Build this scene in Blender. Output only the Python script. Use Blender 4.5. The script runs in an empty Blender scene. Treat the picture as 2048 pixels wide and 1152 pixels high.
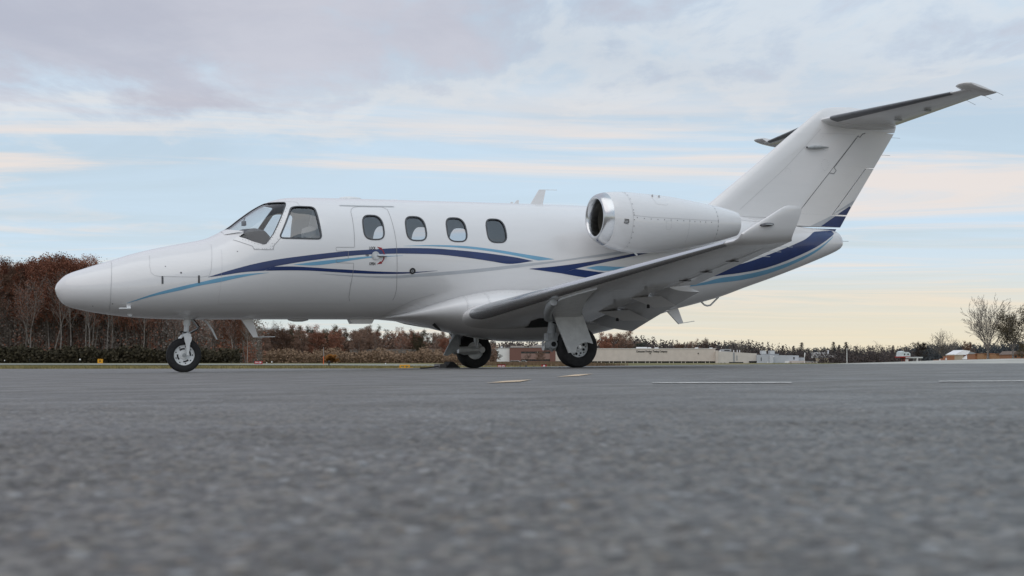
import bpy, bmesh, math, random
import numpy as np
from mathutils import Matrix, Vector

SC = bpy.context.scene
COL = SC.collection

# ---------------------------------------------------------------- camera
FPX = 2830.92                       # focal length in photo pixels (2048 wide)
CAM_Z = 0.065                       # the photographer laid the camera almost on the asphalt
PITCH = 0.053273
cam_d = bpy.data.cameras.new('camera')
cam = bpy.data.objects.new('camera', cam_d)
COL.objects.link(cam)
cam.location = (0, 0, CAM_Z)
cam.rotation_euler = (math.pi/2 + PITCH, 0, 0)
cam_d.sensor_width = 36.0
cam_d.lens = FPX / 2048 * 36.0
cam_d.clip_start = 0.02
cam_d.clip_end = 12000
cam_d.dof.use_dof = True
cam_d.dof.focus_distance = 19.5
cam_d.dof.aperture_fstop = 15.0
SC.camera = cam

# ---------------------------------------------------------------- light: soft high overcast with a weak veiled sun behind the photographer
SUN_EL, SUN_AZ = math.radians(56), math.radians(205)      # azimuth clockwise from +Y
to_sun = Vector((math.cos(SUN_EL)*math.sin(SUN_AZ), math.cos(SUN_EL)*math.cos(SUN_AZ), math.sin(SUN_EL)))
sun_d = bpy.data.lights.new('sun', 'SUN')
sun_d.energy = 0.97
sun_d.angle = math.radians(75)
sun_d.color = (1.0, 0.935, 0.86)
sun = bpy.data.objects.new('sun', sun_d)
COL.objects.link(sun)
sun.rotation_euler = (-to_sun).to_track_quat('-Z', 'Y').to_euler()
sun.location = to_sun * 60

world = bpy.data.worlds.new('World')
SC.world = world
world.use_nodes = True

class NT:
    """small helper to write node trees"""
    def __init__(s, tree): s.t = tree; s.n = tree.nodes; s.l = tree.links
    def node(s, kind, **kw):
        nd = s.n.new(kind)
        for k, v in kw.items():
            setattr(nd, k, v)
        return nd
    def put(s, sock, v):
        if v is None: return
        if hasattr(v, 'links') or hasattr(v, 'is_output'): s.l.new(v, sock)
        else: sock.default_value = v
    def math(s, op, a, b=None, c=None, clamp=False):
        nd = s.node('ShaderNodeMath', operation=op, use_clamp=clamp)
        for i, v in enumerate((a, b, c)): s.put(nd.inputs[i], v)
        return nd.outputs[0]
    def ramp(s, v, lo, hi, a=0.0, b=1.0, smooth=True):
        nd = s.node('ShaderNodeMapRange', clamp=True)
        nd.interpolation_type = 'SMOOTHSTEP' if smooth else 'LINEAR'
        for i, x in enumerate((v, lo, hi, a, b)): s.put(nd.inputs[i], x)
        return nd.outputs[0]
    def mix(s, f, a, b, mode='MIX'):
        nd = s.node('ShaderNodeMix', data_type='RGBA', blend_type=mode)
        s.put(nd.inputs[0], f)
        for i, x in ((6, a), (7, b)):
            if isinstance(x, (tuple, list)): x = tuple(x) + (1.0,) * (4 - len(x))
            s.put(nd.inputs[i], x)
        return nd.outputs[2]
    def noise(s, vec, scale, detail=4.0, rough=0.55, dist=0.0, out=0):
        nd = s.node('ShaderNodeTexNoise')
        s.put(nd.inputs['Vector'], vec)
        for k, x in (('Scale', scale), ('Detail', detail), ('Roughness', rough), ('Distortion', dist)): s.put(nd.inputs[k], x)
        return nd.outputs[out]
    def mapping(s, vec, loc=(0,0,0), rot=(0,0,0), scale=(1,1,1)):
        nd = s.node('ShaderNodeMapping')
        s.put(nd.inputs[0], vec)
        nd.inputs[1].default_value = loc; nd.inputs[2].default_value = rot; nd.inputs[3].default_value = scale
        return nd.outputs[0]
    def comb(s, x, y, z):
        nd = s.node('ShaderNodeCombineXYZ')
        for i, v in enumerate((x, y, z)): s.put(nd.inputs[i], v)
        return nd.outputs[0]

def build_sky():
    w = NT(world.node_tree)
    w.n.clear()
    out = w.node('ShaderNodeOutputWorld')
    bg = w.node('ShaderNodeBackground')
    sky = w.node('ShaderNodeTexSky', sky_type='NISHITA')
    sky.sun_disc = False
    sky.sun_elevation = SUN_EL
    sky.sun_rotation = SUN_AZ
    sky.altitude = 0
    sky.air_density = 1.0; sky.dust_density = 1.6; sky.ozone_density = 1.0
    tc = w.node('ShaderNodeTexCoord').outputs['Generated']
    sep = w.node('ShaderNodeSeparateXYZ'); w.l.new(tc, sep.inputs[0])
    x, y, z = sep.outputs
    zp = w.math('MAXIMUM', z, 0.0)
    den = w.math('ADD', zp, 0.035)
    P = w.comb(w.math('DIVIDE', x, den), w.math('DIVIDE', y, den), 0.0)      # the flat cloud deck seen from below
    clear = w.mix(1.0, sky.outputs[0], (0.135, 0.118, 0.106), 'MULTIPLY')
    # thin milky veil that fills most of the clear air
    veil = w.noise(w.mapping(P, (3.1, 7.7, 0), (0, 0, .05), (0.24, 0.5, 1)), 1.0, 8, .6, .8)
    c = w.mix(w.ramp(veil, .30, .66, .55, .97), clear, (0.62, 0.775, 0.92))
    # cream streaks far off, lit from the side
    st = w.noise(w.mapping(P, (11.3, 2.2, 0), (0, 0, -.03), (0.30, 0.66, 1)), 1.0, 9, .62, 1.1)
    c = w.mix(w.math('MULTIPLY', w.ramp(st, .45, .66, 0, .80), w.ramp(zp, .14, .21, 1, .15)), c, (0.88, 0.775, 0.71))
    # warm glow of the low haze, strongest to the right
    lowr = w.math('MULTIPLY', w.ramp(zp, .0, .095, 1, 0), w.ramp(x, -.34, .30, .25, .97))
    c = w.mix(lowr, c, (0.86, 0.765, 0.57))
    lowl = w.math('MULTIPLY', w.ramp(zp, .0, .10, 1, 0), w.ramp(x, -.40, .06, .5, 0.0))
    c = w.mix(lowl, c, (0.62, 0.81, 0.84))
    # ragged grey-lilac alto clouds that thicken overhead
    big = w.noise(w.mapping(P, (4.6, 1.3, 0), (0, 0, .12), (0.30, 0.17, 1)), 1.0, 3, .5, .3)
    sm = w.noise(w.mapping(P, (0.7, 5.9, 0), (0, 0, .08), (2.6, 1.25, 1)), 1.0, 10, .60, .25)
    cov = w.math('ADD', w.math('MULTIPLY', big, .55), w.math('MULTIPLY', sm, .50))
    cov = w.math('ADD', cov, w.ramp(zp, .112, .225, -.18, .055))
    cov = w.math('ADD', cov, w.ramp(x, -.30, .34, .055, -.09))
    m1 = w.ramp(cov, .47, .61, 0, 1)
    tone = w.noise(w.mapping(P, (9.9, 3.3, 0), (0, 0, 0), (0.9, 0.4, 1)), 1.0, 7, .62, .3)
    grey = w.mix(w.ramp(tone, .35, .65), (0.47, 0.473, 0.56), (0.605, 0.598, 0.668))
    c = w.mix(w.math('MULTIPLY', m1, .80), c, grey)
    edge = w.math('MULTIPLY', w.ramp(cov, .42, .48, 0, 1), w.ramp(cov, .48, .53, 1, 0))
    c = w.mix(w.math('MULTIPLY', edge, .28), c, (0.84, 0.80, 0.77))
    sc10 = w.node('ShaderNodeVectorMath', operation='SCALE'); w.l.new(c, sc10.inputs[0]); sc10.inputs[3].default_value = 10.0
    w.l.new(sc10.outputs[0], bg.inputs[0])
    bg.inputs[1].default_value = SKY_STRENGTH
    w.l.new(bg.outputs[0], out.inputs[0])
SKY_STRENGTH = 0.1
build_sky()

SC.view_settings.view_transform = 'Standard'
SC.view_settings.look = 'None'
SC.view_settings.exposure = 0.0
SC.view_settings.gamma = 1.0
SC.view_settings.use_curve_mapping = False
SC.cycles.max_bounces = 8
SC.cycles.transparent_max_bounces = 24
SC.cycles.use_denoising = True

# ---------------------------------------------------------------- helpers
def rgba(c): return tuple(c) + (1.0,)
MATS = {}
def mat(name, base=(.8,.8,.8), rough=.5, metal=0.0, coat=0.0, spec=.5, var=0.0, vscale=4.0, bump=0.0, bscale=30.0, coords='Object', rvar=0.0):
    """plain procedural surface: colour with noise mottling, roughness wear and optional fine bump"""
    if name in MATS: return MATS[name]
    m = bpy.data.materials.new(name); m.use_nodes = True
    t = NT(m.node_tree); b = t.n['Principled BSDF']
    b.inputs['Roughness'].default_value = rough
    b.inputs['Metallic'].default_value = metal
    b.inputs['Coat Weight'].default_value = coat
    b.inputs['Coat Roughness'].default_value = .06
    b.inputs['Specular IOR Level'].default_value = spec
    co = t.node('ShaderNodeTexCoord').outputs[coords]
    n = t.noise(co, vscale, 6, .6)
    lo = tuple(max(0, x*(1-var)) for x in base); hi = tuple(x*(1+var) for x in base)
    t.l.new(t.mix(t.ramp(n, .3, .7), lo, hi), b.inputs['Base Color'])
    if rvar:
        t.l.new(t.ramp(t.noise(co, vscale*2.3, 5, .6), .3, .7, max(.02, rough-rvar), rough+rvar), b.inputs['Roughness'])
    if bump:
        bp = t.node('ShaderNodeBump'); bp.inputs['Strength'].default_value = bump; bp.inputs['Distance'].default_value = .01
        t.l.new(t.noise(co, bscale, 6, .6), bp.inputs['Height']); t.l.new(bp.outputs[0], b.inputs['Normal'])
    MATS[name] = m
    return m
def thin_glass(name, tint, refl=.0, rough=.02):
    m = bpy.data.materials.new(name); m.use_nodes = True
    t = NT(m.node_tree); t.n.clear()
    o = t.node('ShaderNodeOutputMaterial'); mx = t.node('ShaderNodeMixShader')
    tr = t.node('ShaderNodeBsdfTransparent'); tr.inputs[0].default_value = rgba(tint)
    gl = t.node('ShaderNodeBsdfGlossy'); gl.inputs['Roughness'].default_value = rough
    lw = t.node('ShaderNodeLayerWeight'); lw.inputs[0].default_value = .5
    f = t.math('ADD', t.math('MULTIPLY', t.math('POWER', lw.outputs['Facing'], 4.0), .9), .07 + refl, clamp=True)
    t.l.new(f, mx.inputs[0]); t.l.new(tr.outputs[0], mx.inputs[1]); t.l.new(gl.outputs[0], mx.inputs[2])
    t.l.new(mx.outputs[0], o.inputs[0])
    MATS[name] = m
    return m

def tag(o, label=None, cat=None, group=None, kind=None):
    if label: o['label'] = label
    if cat: o['category'] = cat
    if group: o['group'] = group
    if kind: o['kind'] = kind
    return o
def empty(name, loc=(0,0,0), rz=0.0, parent=None):
    o = bpy.data.objects.new(name, None); COL.objects.link(o)
    o.location = loc; o.rotation_euler = (0, 0, rz); o.parent = parent
    o.empty_display_size = .2
    return o
def link(name, me, mats, parent=None, loc=None):
    if not isinstance(mats, (list, tuple)): mats = [mats]
    if len(me.materials) == 0:
        for m in mats: me.materials.append(m)
    o = bpy.data.objects.new(name, me); COL.objects.link(o)
    if parent is not None: o.parent = parent
    if loc is not None: o.location = loc
    return o

class MB:
    """collects boxes, tubes, lofts and prisms for ONE mesh"""
    def __init__(s): s.v = []; s.f = []; s.m = []
    def add(s, vs, fs, mi=0):
        k = len(s.v)
        s.v.extend([tuple(map(float, p)) for p in vs])
        s.f.extend([tuple(i + k for i in f) for f in fs]); s.m.extend([mi]*len(fs))
        return s
    def box(s, c, d, rz=0.0, mi=0, M=None):
        x, y, z = (q/2 for q in d)
        p = [Vector(q) for q in ((-x,-y,-z),(x,-y,-z),(x,y,-z),(-x,y,-z),(-x,-y,z),(x,-y,z),(x,y,z),(-x,y,z))]
        R = M if M is not None else Matrix.Rotation(rz, 3, 'Z')
        return s.add([R @ q + Vector(c) for q in p], [(3,2,1,0),(4,5,6,7),(0,1,5,4),(1,2,6,5),(2,3,7,6),(3,0,4,7)], mi)
    def grid(s, P, mi=0, close_u=False, flip=False):
        """P[nu][nv] points"""
        P = np.asarray(P, float); nu, nv = P.shape[:2]
        fs = []
        for i in range(nu if close_u else nu-1):
            for j in range(nv-1):
                q = (i*nv+j, i*nv+j+1, ((i+1) % nu)*nv+j+1, ((i+1) % nu)*nv+j)
                fs.append(q[::-1] if flip else q)
        return s.add(P.reshape(-1, 3), fs, mi)
    def loft(s, rings, mi=0, cap0=True, cap1=True):
        """closed rings, each n points"""
        n = len(rings[0]); vs = [p for r in rings for p in r]; fs = []
        for i in range(len(rings)-1):
            for j in range(n):
                fs.append((i*n+j, i*n+(j+1) % n, (i+1)*n+(j+1) % n, (i+1)*n+j))
        if cap0: fs.append(tuple(range(n))[::-1])
        if cap1: fs.append(tuple((len(rings)-1)*n+j for j in range(n)))
        return s.add(vs, fs, mi)
    def tube(s, pts, rad, k=10, mi=0, cap=True):
        pts = [Vector(p) for p in pts]
        if not isinstance(rad, (list, tuple)): rad = [rad]*len(pts)
        rings = []; up = None
        for i, p in enumerate(pts):
            t = (pts[min(i+1, len(pts)-1)] - pts[max(i-1, 0)]).normalized()
            if up is None: up = Vector((0,0,1)) if abs(t.z) < .9 else Vector((1,0,0))
            a = (up - t*up.dot(t)).normalized(); b = t.cross(a); up = a
            rings.append([p + (a*math.cos(2*math.pi*j/k) + b*math.sin(2*math.pi*j/k))*rad[i] for j in range(k)])
        return s.loft(rings, mi, cap, cap)
    def prism(s, poly, axis, lo, hi, mi=0):
        """2D polygon extruded along an axis ('x','y','z')"""
        def P(a, b, c): return {'x': (c, a, b), 'y': (a, c, b), 'z': (a, b, c)}[axis]
        return s.loft([[P(a, b, lo) for a, b in poly], [P(a, b, hi) for a, b in poly]], mi)
    def lathe(s, prof, o, ax='y', k=32, mi=0, c0=True, c1=True):
        """prof = (along, radius); o = origin"""
        rings = []
        for a, r in prof:
            ring = []
            for j in range(k):
                c, q = math.cos(2*math.pi*j/k)*r, math.sin(2*math.pi*j/k)*r
                ring.append({'y': (o[0]+c, o[1]+a, o[2]+q), 'x': (o[0]+a, o[1]+c, o[2]+q), 'z': (o[0]+c, o[1]+q, o[2]+a)}[ax])
            rings.append(ring)
        return s.loft(rings, mi, c0, c1)
    def mesh(s, name, smooth=None, recalc=False):
        me = bpy.data.meshes.new(name)
        me.from_pydata(s.v, [], s.f)
        me.polygons.foreach_set('material_index', s.m)
        if recalc:
            bm = bmesh.new(); bm.from_mesh(me); bmesh.ops.recalc_face_normals(bm, faces=bm.faces); bm.to_mesh(me); bm.free()
        if smooth is not None:
            me.polygons.foreach_set('use_smooth', [True]*len(me.polygons))
            me.set_sharp_from_angle(angle=math.radians(smooth))
        me.update()
        return me
    def build(s, name, mats, parent=None, smooth=None, recalc=True, loc=None):
        return link(name, s.mesh(name, smooth, recalc), mats, parent, loc)

# ---------------------------------------------------------------- materials of the jet
def white_paint():
    m = bpy.data.materials.new('gloss_white_paint'); m.use_nodes = True
    t = NT(m.node_tree); b = t.n['Principled BSDF']
    co = t.node('ShaderNodeTexCoord').outputs['Object']
    n = t.noise(t.mapping(co, scale=(.35, 1, 1.8)), 3.0, 7, .62)
    c = t.mix(t.ramp(n, .35, .75), (.75, .742, .742), (.72, .714, .714))
    t.l.new(c, b.inputs['Base Color'])
    b.inputs['Roughness'].default_value = .25
    b.inputs['Coat Weight'].default_value = .65; b.inputs['Coat Roughness'].default_value = .045
    MATS['white'] = m
    return m
WHITE = white_paint()
NAVY = mat('navy_paint', (.010, .030, .125), .28, coat=.35, var=.1)
SKYB = mat('light_blue_paint', (.165, .385, .56), .3, coat=.35, var=.06)
GREYP = mat('silver_grey_paint', (.46, .48, .51), .3, coat=.3, var=.05)
SEAM = mat('panel_gap', (.26, .26, .265), .7, var=.1)
SEAML = mat('faint_panel_gap', (.47, .47, .475), .6, var=.1)
RIVET = mat('fastener', (.10, .10, .11), .5, var=.2)
SEAL = mat('window_seal', (.06, .062, .068), .55, var=.1)
CABIN = mat('cabin_lining', (.78, .78, .80), .7, var=.06)
COCKP = mat('cockpit_lining', (.085, .087, .094), .75, var=.1)
METAL = mat('polished_aluminium', (.60, .61, .62), .22, metal=1.0, var=.02, vscale=3)
BOOT = mat('brushed_leading_edge', (.66, .67, .69), .20, metal=1.0, var=.03, vscale=2)
STEEL = mat('bare_steel', (.55, .56, .58), .3, metal=.9, var=.1, vscale=20)
GEARW = mat('gear_white_enamel', (.76, .775, .775), .38, coat=.1, var=.08, vscale=12)
GEARG = mat('gear_grey_enamel', (.40, .42, .43), .45, var=.12, vscale=15)
RUBBER = mat('tyre_rubber', (.018, .018, .019), .78, var=.25, vscale=20, bump=.25, bscale=90)
BLACK = mat('black_void', (.012, .012, .013), .8, var=.2)
DEICE = mat('grey_boot', (.14, .145, .155), .42, var=.12, vscale=9)
WELLSHADE = mat('wheel_well_shade', (.035, .037, .038), .75, var=.2)  # near-black colour stands for the shade inside the wheel wells
FAN = mat('engine_fan', (.13, .12, .10), .4, metal=.7, var=.2, vscale=12)
RED = mat('red_decal', (.30, .012, .02), .4, var=.1)
BLACKP = mat('black_decal', (.02, .02, .022), .5, var=.1)
SEAT = mat('seat_leather', (.42, .40, .37), .6, var=.1)
GLASS = thin_glass('window_glass', (.82, .84, .87), .10)
SHIELD = thin_glass('windshield_glass', (.88, .89, .90), -.01)
LAMPG = thin_glass('lamp_glass', (.9, .92, .93), .12)
# ---------------------------------------------------------------- jet outer shapes (metres; X aft from nose tip, Y to port, Z up from wheels)
def pchip(xs, ys):
    xs = np.array(xs, float); ys = np.array(ys, float)
    h = np.diff(xs); d = np.diff(ys) / h
    m = np.zeros_like(xs)
    m[0], m[-1] = d[0], d[-1]
    for i in range(1, len(xs) - 1):
        if d[i-1] * d[i] > 0:
            w1 = 2*h[i] + h[i-1]; w2 = h[i] + 2*h[i-1]
            m[i] = (w1 + w2) / (w1/d[i-1] + w2/d[i])
    def f(x):
        x = np.clip(np.asarray(x, float), xs[0], xs[-1])
        i = np.clip(np.searchsorted(xs, x) - 1, 0, len(xs) - 2)
        t = (x - xs[i]) / h[i]
        return ((1+2*t)*(1-t)**2*ys[i] + t*(1-t)**2*h[i]*m[i] + t*t*(3-2*t)*ys[i+1] + t*t*(t-1)*h[i]*m[i+1])
    return f
_top = [(0,1.087),(.012,1.135),(.05,1.19),(.134,1.268),(.35,1.352),(.686,1.464),(.939,1.55),(1.229,1.626),(1.57,1.70),(1.9,1.772),(2.03,1.832),(2.19,1.92),(2.37,2.06),(2.55,2.19),(2.69,2.268),(2.84,2.323),(3.0,2.356),(3.27,2.372),(4.5,2.385),(7.5,2.40),(9.0,2.40),(9.8,2.37),(10.6,2.28),(11.4,2.19),(12.03,2.145),(12.12,2.09),(12.17,1.96)]
_bot = [(0,1.087),(.012,1.03),(.05,.955),(.115,.884),(.353,.812),(.678,.758),(.963,.726),(1.297,.706),(1.68,.698),(2.5,.70),(7.2,.70),(7.8,.712),(8.4,.755),(8.9,.835),(9.55,.98),(9.83,1.052),(10.3,1.205),(10.77,1.352),(11.25,1.512),(11.74,1.688),(12.0,1.79),(12.1,1.84),(12.17,1.93)]
_hw = [(0,0.004),(.012,.062),(.05,.13),(.13,.21),(.35,.33),(.68,.455),(.95,.535),(1.23,.6),(1.57,.665),(1.93,.72),(2.4,.78),(2.9,.822),(3.3,.835),(7.4,.835),(8.3,.80),(9.2,.71),(10.3,.52),(11.0,.39),(11.6,.28),(12.0,.20),(12.12,.14),(12.17,.015)]
_zc = [(0,1.087),(.35,1.075),(.95,1.10),(1.57,1.17),(2.0,1.24),(2.4,1.34),(3.0,1.48),(3.4,1.54),(7.5,1.545),(9.0,1.62),(10.3,1.78),(11.25,1.9),(12.17,1.945)]
f_top, f_bot, f_hw, f_zc = [pchip(*zip(*t)) for t in (_top, _bot, _hw, _zc)]
EXP = 2.12
def fus(X, ph, off=0.0):
    """point on the fuselage; ph = 0 at the top centre line, pi/2 at the port side, pi at the keel"""
    X = np.asarray(X, float); ph = np.asarray(ph, float)
    s, c = np.sin(ph), np.cos(ph)
    e = 2.0/EXP
    y = f_hw(X) * np.sign(s) * np.abs(s)**e
    zc = f_zc(X)
    z = zc + np.where(c > 0, f_top(X) - zc, zc - f_bot(X)) * np.sign(c) * np.abs(c)**e
    P = np.stack(np.broadcast_arrays(X, y, z), -1)
    if np.any(off):
        P = P + fus_n(X, ph) * (off[..., None] if isinstance(off, np.ndarray) else off)
    return P
def fus_n(X, ph):
    h = 1e-3
    a = fus(X + h, ph) - fus(X - h, ph)
    b = fus(X, ph + h) - fus(X, ph - h)
    n = np.cross(b, a)
    n = n / (np.linalg.norm(n, axis=-1, keepdims=True) + 1e-12)
    return -n
def fus_ph(X, Z):
    """angle on the port side at height Z"""
    X = np.asarray(X, float); Z = np.asarray(Z, float)
    zc = f_zc(X)
    up = np.clip((Z - zc) / np.maximum(f_top(X) - zc, 1e-6), 0, 1)
    dn = np.clip((zc - Z) / np.maximum(zc - f_bot(X), 1e-6), 0, 1)
    return np.where(Z >= zc, np.arccos(up**(EXP/2)), np.pi - np.arccos(dn**(EXP/2)))
DATA = {'stripes':{'light_a':[[[0.838,0.893],[1.143,1.004],[1.459,1.093],[1.717,1.153],[2.042,1.227],[2.288,1.262],[2.591,1.285]],[[0.838,0.889],[1.144,0.977],[1.46,1.048],[1.718,1.112],[1.961,1.158],[2.206,1.215],[2.404,1.255],[2.591,1.283]]],'navy_main':[[[1.814,1.221],[2.124,1.319],[2.371,1.388],[2.64,1.447],[3.049,1.51],[3.399,1.556],[3.674,1.587],[4.022,1.615],[4.269,1.635],[4.604,1.645],[4.864,1.645],[5.148,1.631],[5.435,1.612],[5.826,1.575],[6.122,1.538],[6.339,1.499]],[[1.814,1.218],[2.042,1.251],[2.256,1.286],[2.538,1.309],[2.648,1.362],[2.876,1.406],[3.135,1.449],[3.399,1.487],[3.673,1.52],[3.888,1.541],[4.162,1.556],[4.352,1.564],[4.602,1.566],[4.949,1.561],[5.146,1.546],[5.433,1.517],[5.727,1.481],[5.943,1.453],[6.339,1.497]]],'navy_low':[[[2.538,1.309],[2.648,1.361],[2.877,1.368],[3.137,1.36],[3.403,1.347],[3.727,1.334],[4.034,1.321],[4.33,1.316],[4.533,1.319],[4.68,1.327],[4.917,1.345]],[[2.538,1.308],[2.879,1.317],[3.14,1.316],[3.406,1.305],[3.702,1.293],[4.036,1.288],[4.332,1.292],[4.534,1.302],[4.68,1.317],[4.917,1.343]]],'light_b':[[[2.913,1.393],[3.189,1.433],[3.474,1.468],[3.667,1.49],[3.902,1.516],[4.154,1.528],[4.416,1.538]],[[2.913,1.391],[3.174,1.386],[3.475,1.424],[3.722,1.466],[3.937,1.497],[4.154,1.517],[4.416,1.536]]],'light_c':[[[4.427,1.67],[4.772,1.688],[5.056,1.693],[5.345,1.686],[5.731,1.653],[6.222,1.59],[6.582,1.543],[6.664,1.53]],[[4.427,1.668],[4.771,1.674],[5.054,1.671],[5.436,1.649],[5.827,1.606],[6.122,1.56],[6.421,1.507],[6.664,1.528]]],'grey_a':[[[3.271,1.281],[3.732,1.265],[4.039,1.26],[4.334,1.27],[4.682,1.3],[5.056,1.332],[5.633,1.39],[6.221,1.458],[6.757,1.518],[7.168,1.579],[7.514,1.632],[7.852,1.687],[8.434,1.779],[9.175,1.894]],[[3.271,1.279],[3.733,1.248],[4.041,1.239],[4.337,1.236],[4.685,1.261],[5.06,1.288],[5.635,1.346],[6.309,1.432],[7.08,1.54],[7.512,1.595],[7.962,1.664],[8.67,1.775],[9.17,1.866]]],'navy_aft':[[[6.288,1.39],[6.662,1.427],[7.294,1.516],[7.667,1.584],[8.141,1.675],[8.544,1.755],[9.168,1.855]],[[6.288,1.387],[6.772,1.334],[7.001,1.4],[7.39,1.483],[7.983,1.606],[8.54,1.719],[9.165,1.836]]],'navy_tail':[[[6.772,1.335],[7.001,1.399],[7.387,1.36],[8.231,1.339],[9.125,1.401],[9.455,1.454],[9.999,1.555],[10.454,1.689],[10.723,1.776],[11.042,1.884],[11.276,1.974],[11.495,2.099],[12.052,2.15]],[[6.772,1.334],[7.095,1.288],[8.247,1.231],[9.146,1.299],[9.429,1.34],[9.981,1.41],[10.503,1.505],[11.014,1.663],[11.539,1.873],[11.924,2.079]]],'light_d':[[[7.168,1.414],[7.343,1.444],[7.642,1.439],[7.883,1.444]],[[7.168,1.413],[7.474,1.379],[7.645,1.393],[7.883,1.44]]],'light_tail':[[[8.985,1.198],[9.245,1.247],[9.481,1.305],[9.995,1.375],[10.516,1.475],[11.03,1.623],[11.543,1.837],[11.879,2.038]],[[8.991,1.18],[9.188,1.201],[9.506,1.242],[10.033,1.305],[10.559,1.413],[11.058,1.574],[11.55,1.802],[11.874,2.026]]]},'lines':{'radome':[[0.675,1.436],[0.654,1.293],[0.638,1.067],[0.641,0.852],[0.655,0.767]],'baggage':[[1.131,1.515],[1.111,1.358],[1.122,1.277],[1.162,1.239],[1.246,1.227],[1.735,1.221],[1.832,1.24],[1.856,1.312],[1.878,1.474],[1.905,1.666]],'frame_a':[[2.008,1.588],[1.981,1.155],[1.969,0.958],[1.972,0.882],[2.765,0.889],[3.694,0.893]],'door':[[3.734,0.931],[3.711,0.982],[3.703,1.117],[3.72,1.287],[3.726,1.425],[3.489,1.426],[3.48,1.446],[3.488,1.469],[3.649,1.482],[3.65,1.585],[3.489,1.581],[3.48,1.611],[3.49,1.632],[3.735,1.637],[3.743,1.775],[3.748,1.956],[3.752,2.127],[3.77,2.171],[3.814,2.203],[3.892,2.216],[4.228,2.224],[4.287,2.185],[4.297,2.067],[4.311,1.899],[4.325,1.718],[4.33,1.505],[4.339,1.261],[4.357,1.089],[4.352,0.986],[4.337,0.944]],'belly':[[3.8,0.895],[4.503,0.894]],'shield_frame':[[2.171,1.721],[2.206,1.708],[2.295,1.668],[2.39,1.63],[2.407,1.585],[2.523,1.584],[2.651,1.584],[2.657,1.635],[2.709,1.694],[2.754,1.743]],'shield_roof':[[3.079,2.206],[3.06,2.267],[2.919,2.274],[2.825,2.286]],'fairing':[[4.291,0.742],[4.446,0.851],[4.652,0.954],[4.915,1.029]],'aft_a':[[9.791,2.215],[10.006,2.234],[10.362,2.224],[10.935,2.225]]},'rail':[[3.627,2.227],[4.009,2.23],[4.402,2.237]],'pts':{'latch1':[1.257,1.182],'latch2':[1.704,1.192],'dot':[1.485,1.276],'handle':[4.028,1.532],'lock':[3.945,1.616],'open':[3.946,1.399],'push':[3.899,1.519],'port':[4.557,1.333]},'rivets':[[2.896,2.158],[2.867,2.112],[2.835,2.06],[2.81,2.021],[2.79,1.986],[2.771,1.955],[2.749,1.921],[2.732,1.893],[2.71,1.853],[2.688,1.811],[2.668,1.785],[2.648,1.752],[2.625,1.719],[2.598,1.686],[2.562,1.663],[2.513,1.649],[2.46,1.656],[2.421,1.667],[2.386,1.685],[2.351,1.701],[2.317,1.713],[2.284,1.721],[2.415,1.597],[2.442,1.596],[2.466,1.596],[2.51,1.596],[2.541,1.596],[2.565,1.597],[2.613,1.597],[2.641,1.597],[2.715,1.727],[2.638,1.664],[2.665,1.664],[2.618,1.631],[2.643,1.631]],'fin_line':[[10.209,2.424],[11.066,3.114],[11.77,3.778]],'hinge':[[12.667,3.764],[12.604,3.743],[12.556,3.689],[12.51,3.704],[12.018,3.169],[12.062,3.12],[12.015,3.067],[11.924,3.076],[11.398,2.513],[11.321,2.436]]}

# ================================================================ THE SETTING
def at(px, py, D):
    """world point seen at photo pixel (px, py) at depth D along the level forward axis"""
    u, v = (px-1024)/FPX, (576-py)/FPX
    cp, sp = math.cos(PITCH), math.sin(PITCH)
    y, z = cp - v*sp, sp + v*cp
    k = D/y
    return Vector((u*k, D, CAM_Z + z*k))
def smooth01(t): t = np.clip(t, 0, 1); return t*t*(3-2*t)
def apron_z(x, y):
    x = np.asarray(x, float); y = np.asarray(y, float)
    near = .011711*x + .0003
    near = np.where(x > 1.6, .011711*1.6 + .052*np.tanh((x-1.6)*.011711/.052), near)
    near = np.where(x < -9, -.1054 - .08*np.tanh((-9-x)*.011711/.08), near)
    edge = np.interp(x, [-60, -21.7, -6.9, -.5, 2.7, 5.85, 12.2, 21.7, 60], [-.22, -.168, -.153, -.147, -.085, -.02, .04, .06, .05])
    return near + (edge-near)*smooth01((y-24)/36)
def ground_z(x, y):
    y = np.maximum(np.asarray(y, float), 1e-3)
    yy = np.maximum(y, 60)
    py = np.interp(yy, [60, 80, 100, 150, 225, 330, 600, 1000, 4000], [11.2, 7.8, 5.4, 2.6, -.8, -.4, .4, .6, .3])
    return np.where(y < 55, -.55, CAM_Z - py/FPX*yy) + 0*np.asarray(x)

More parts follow.
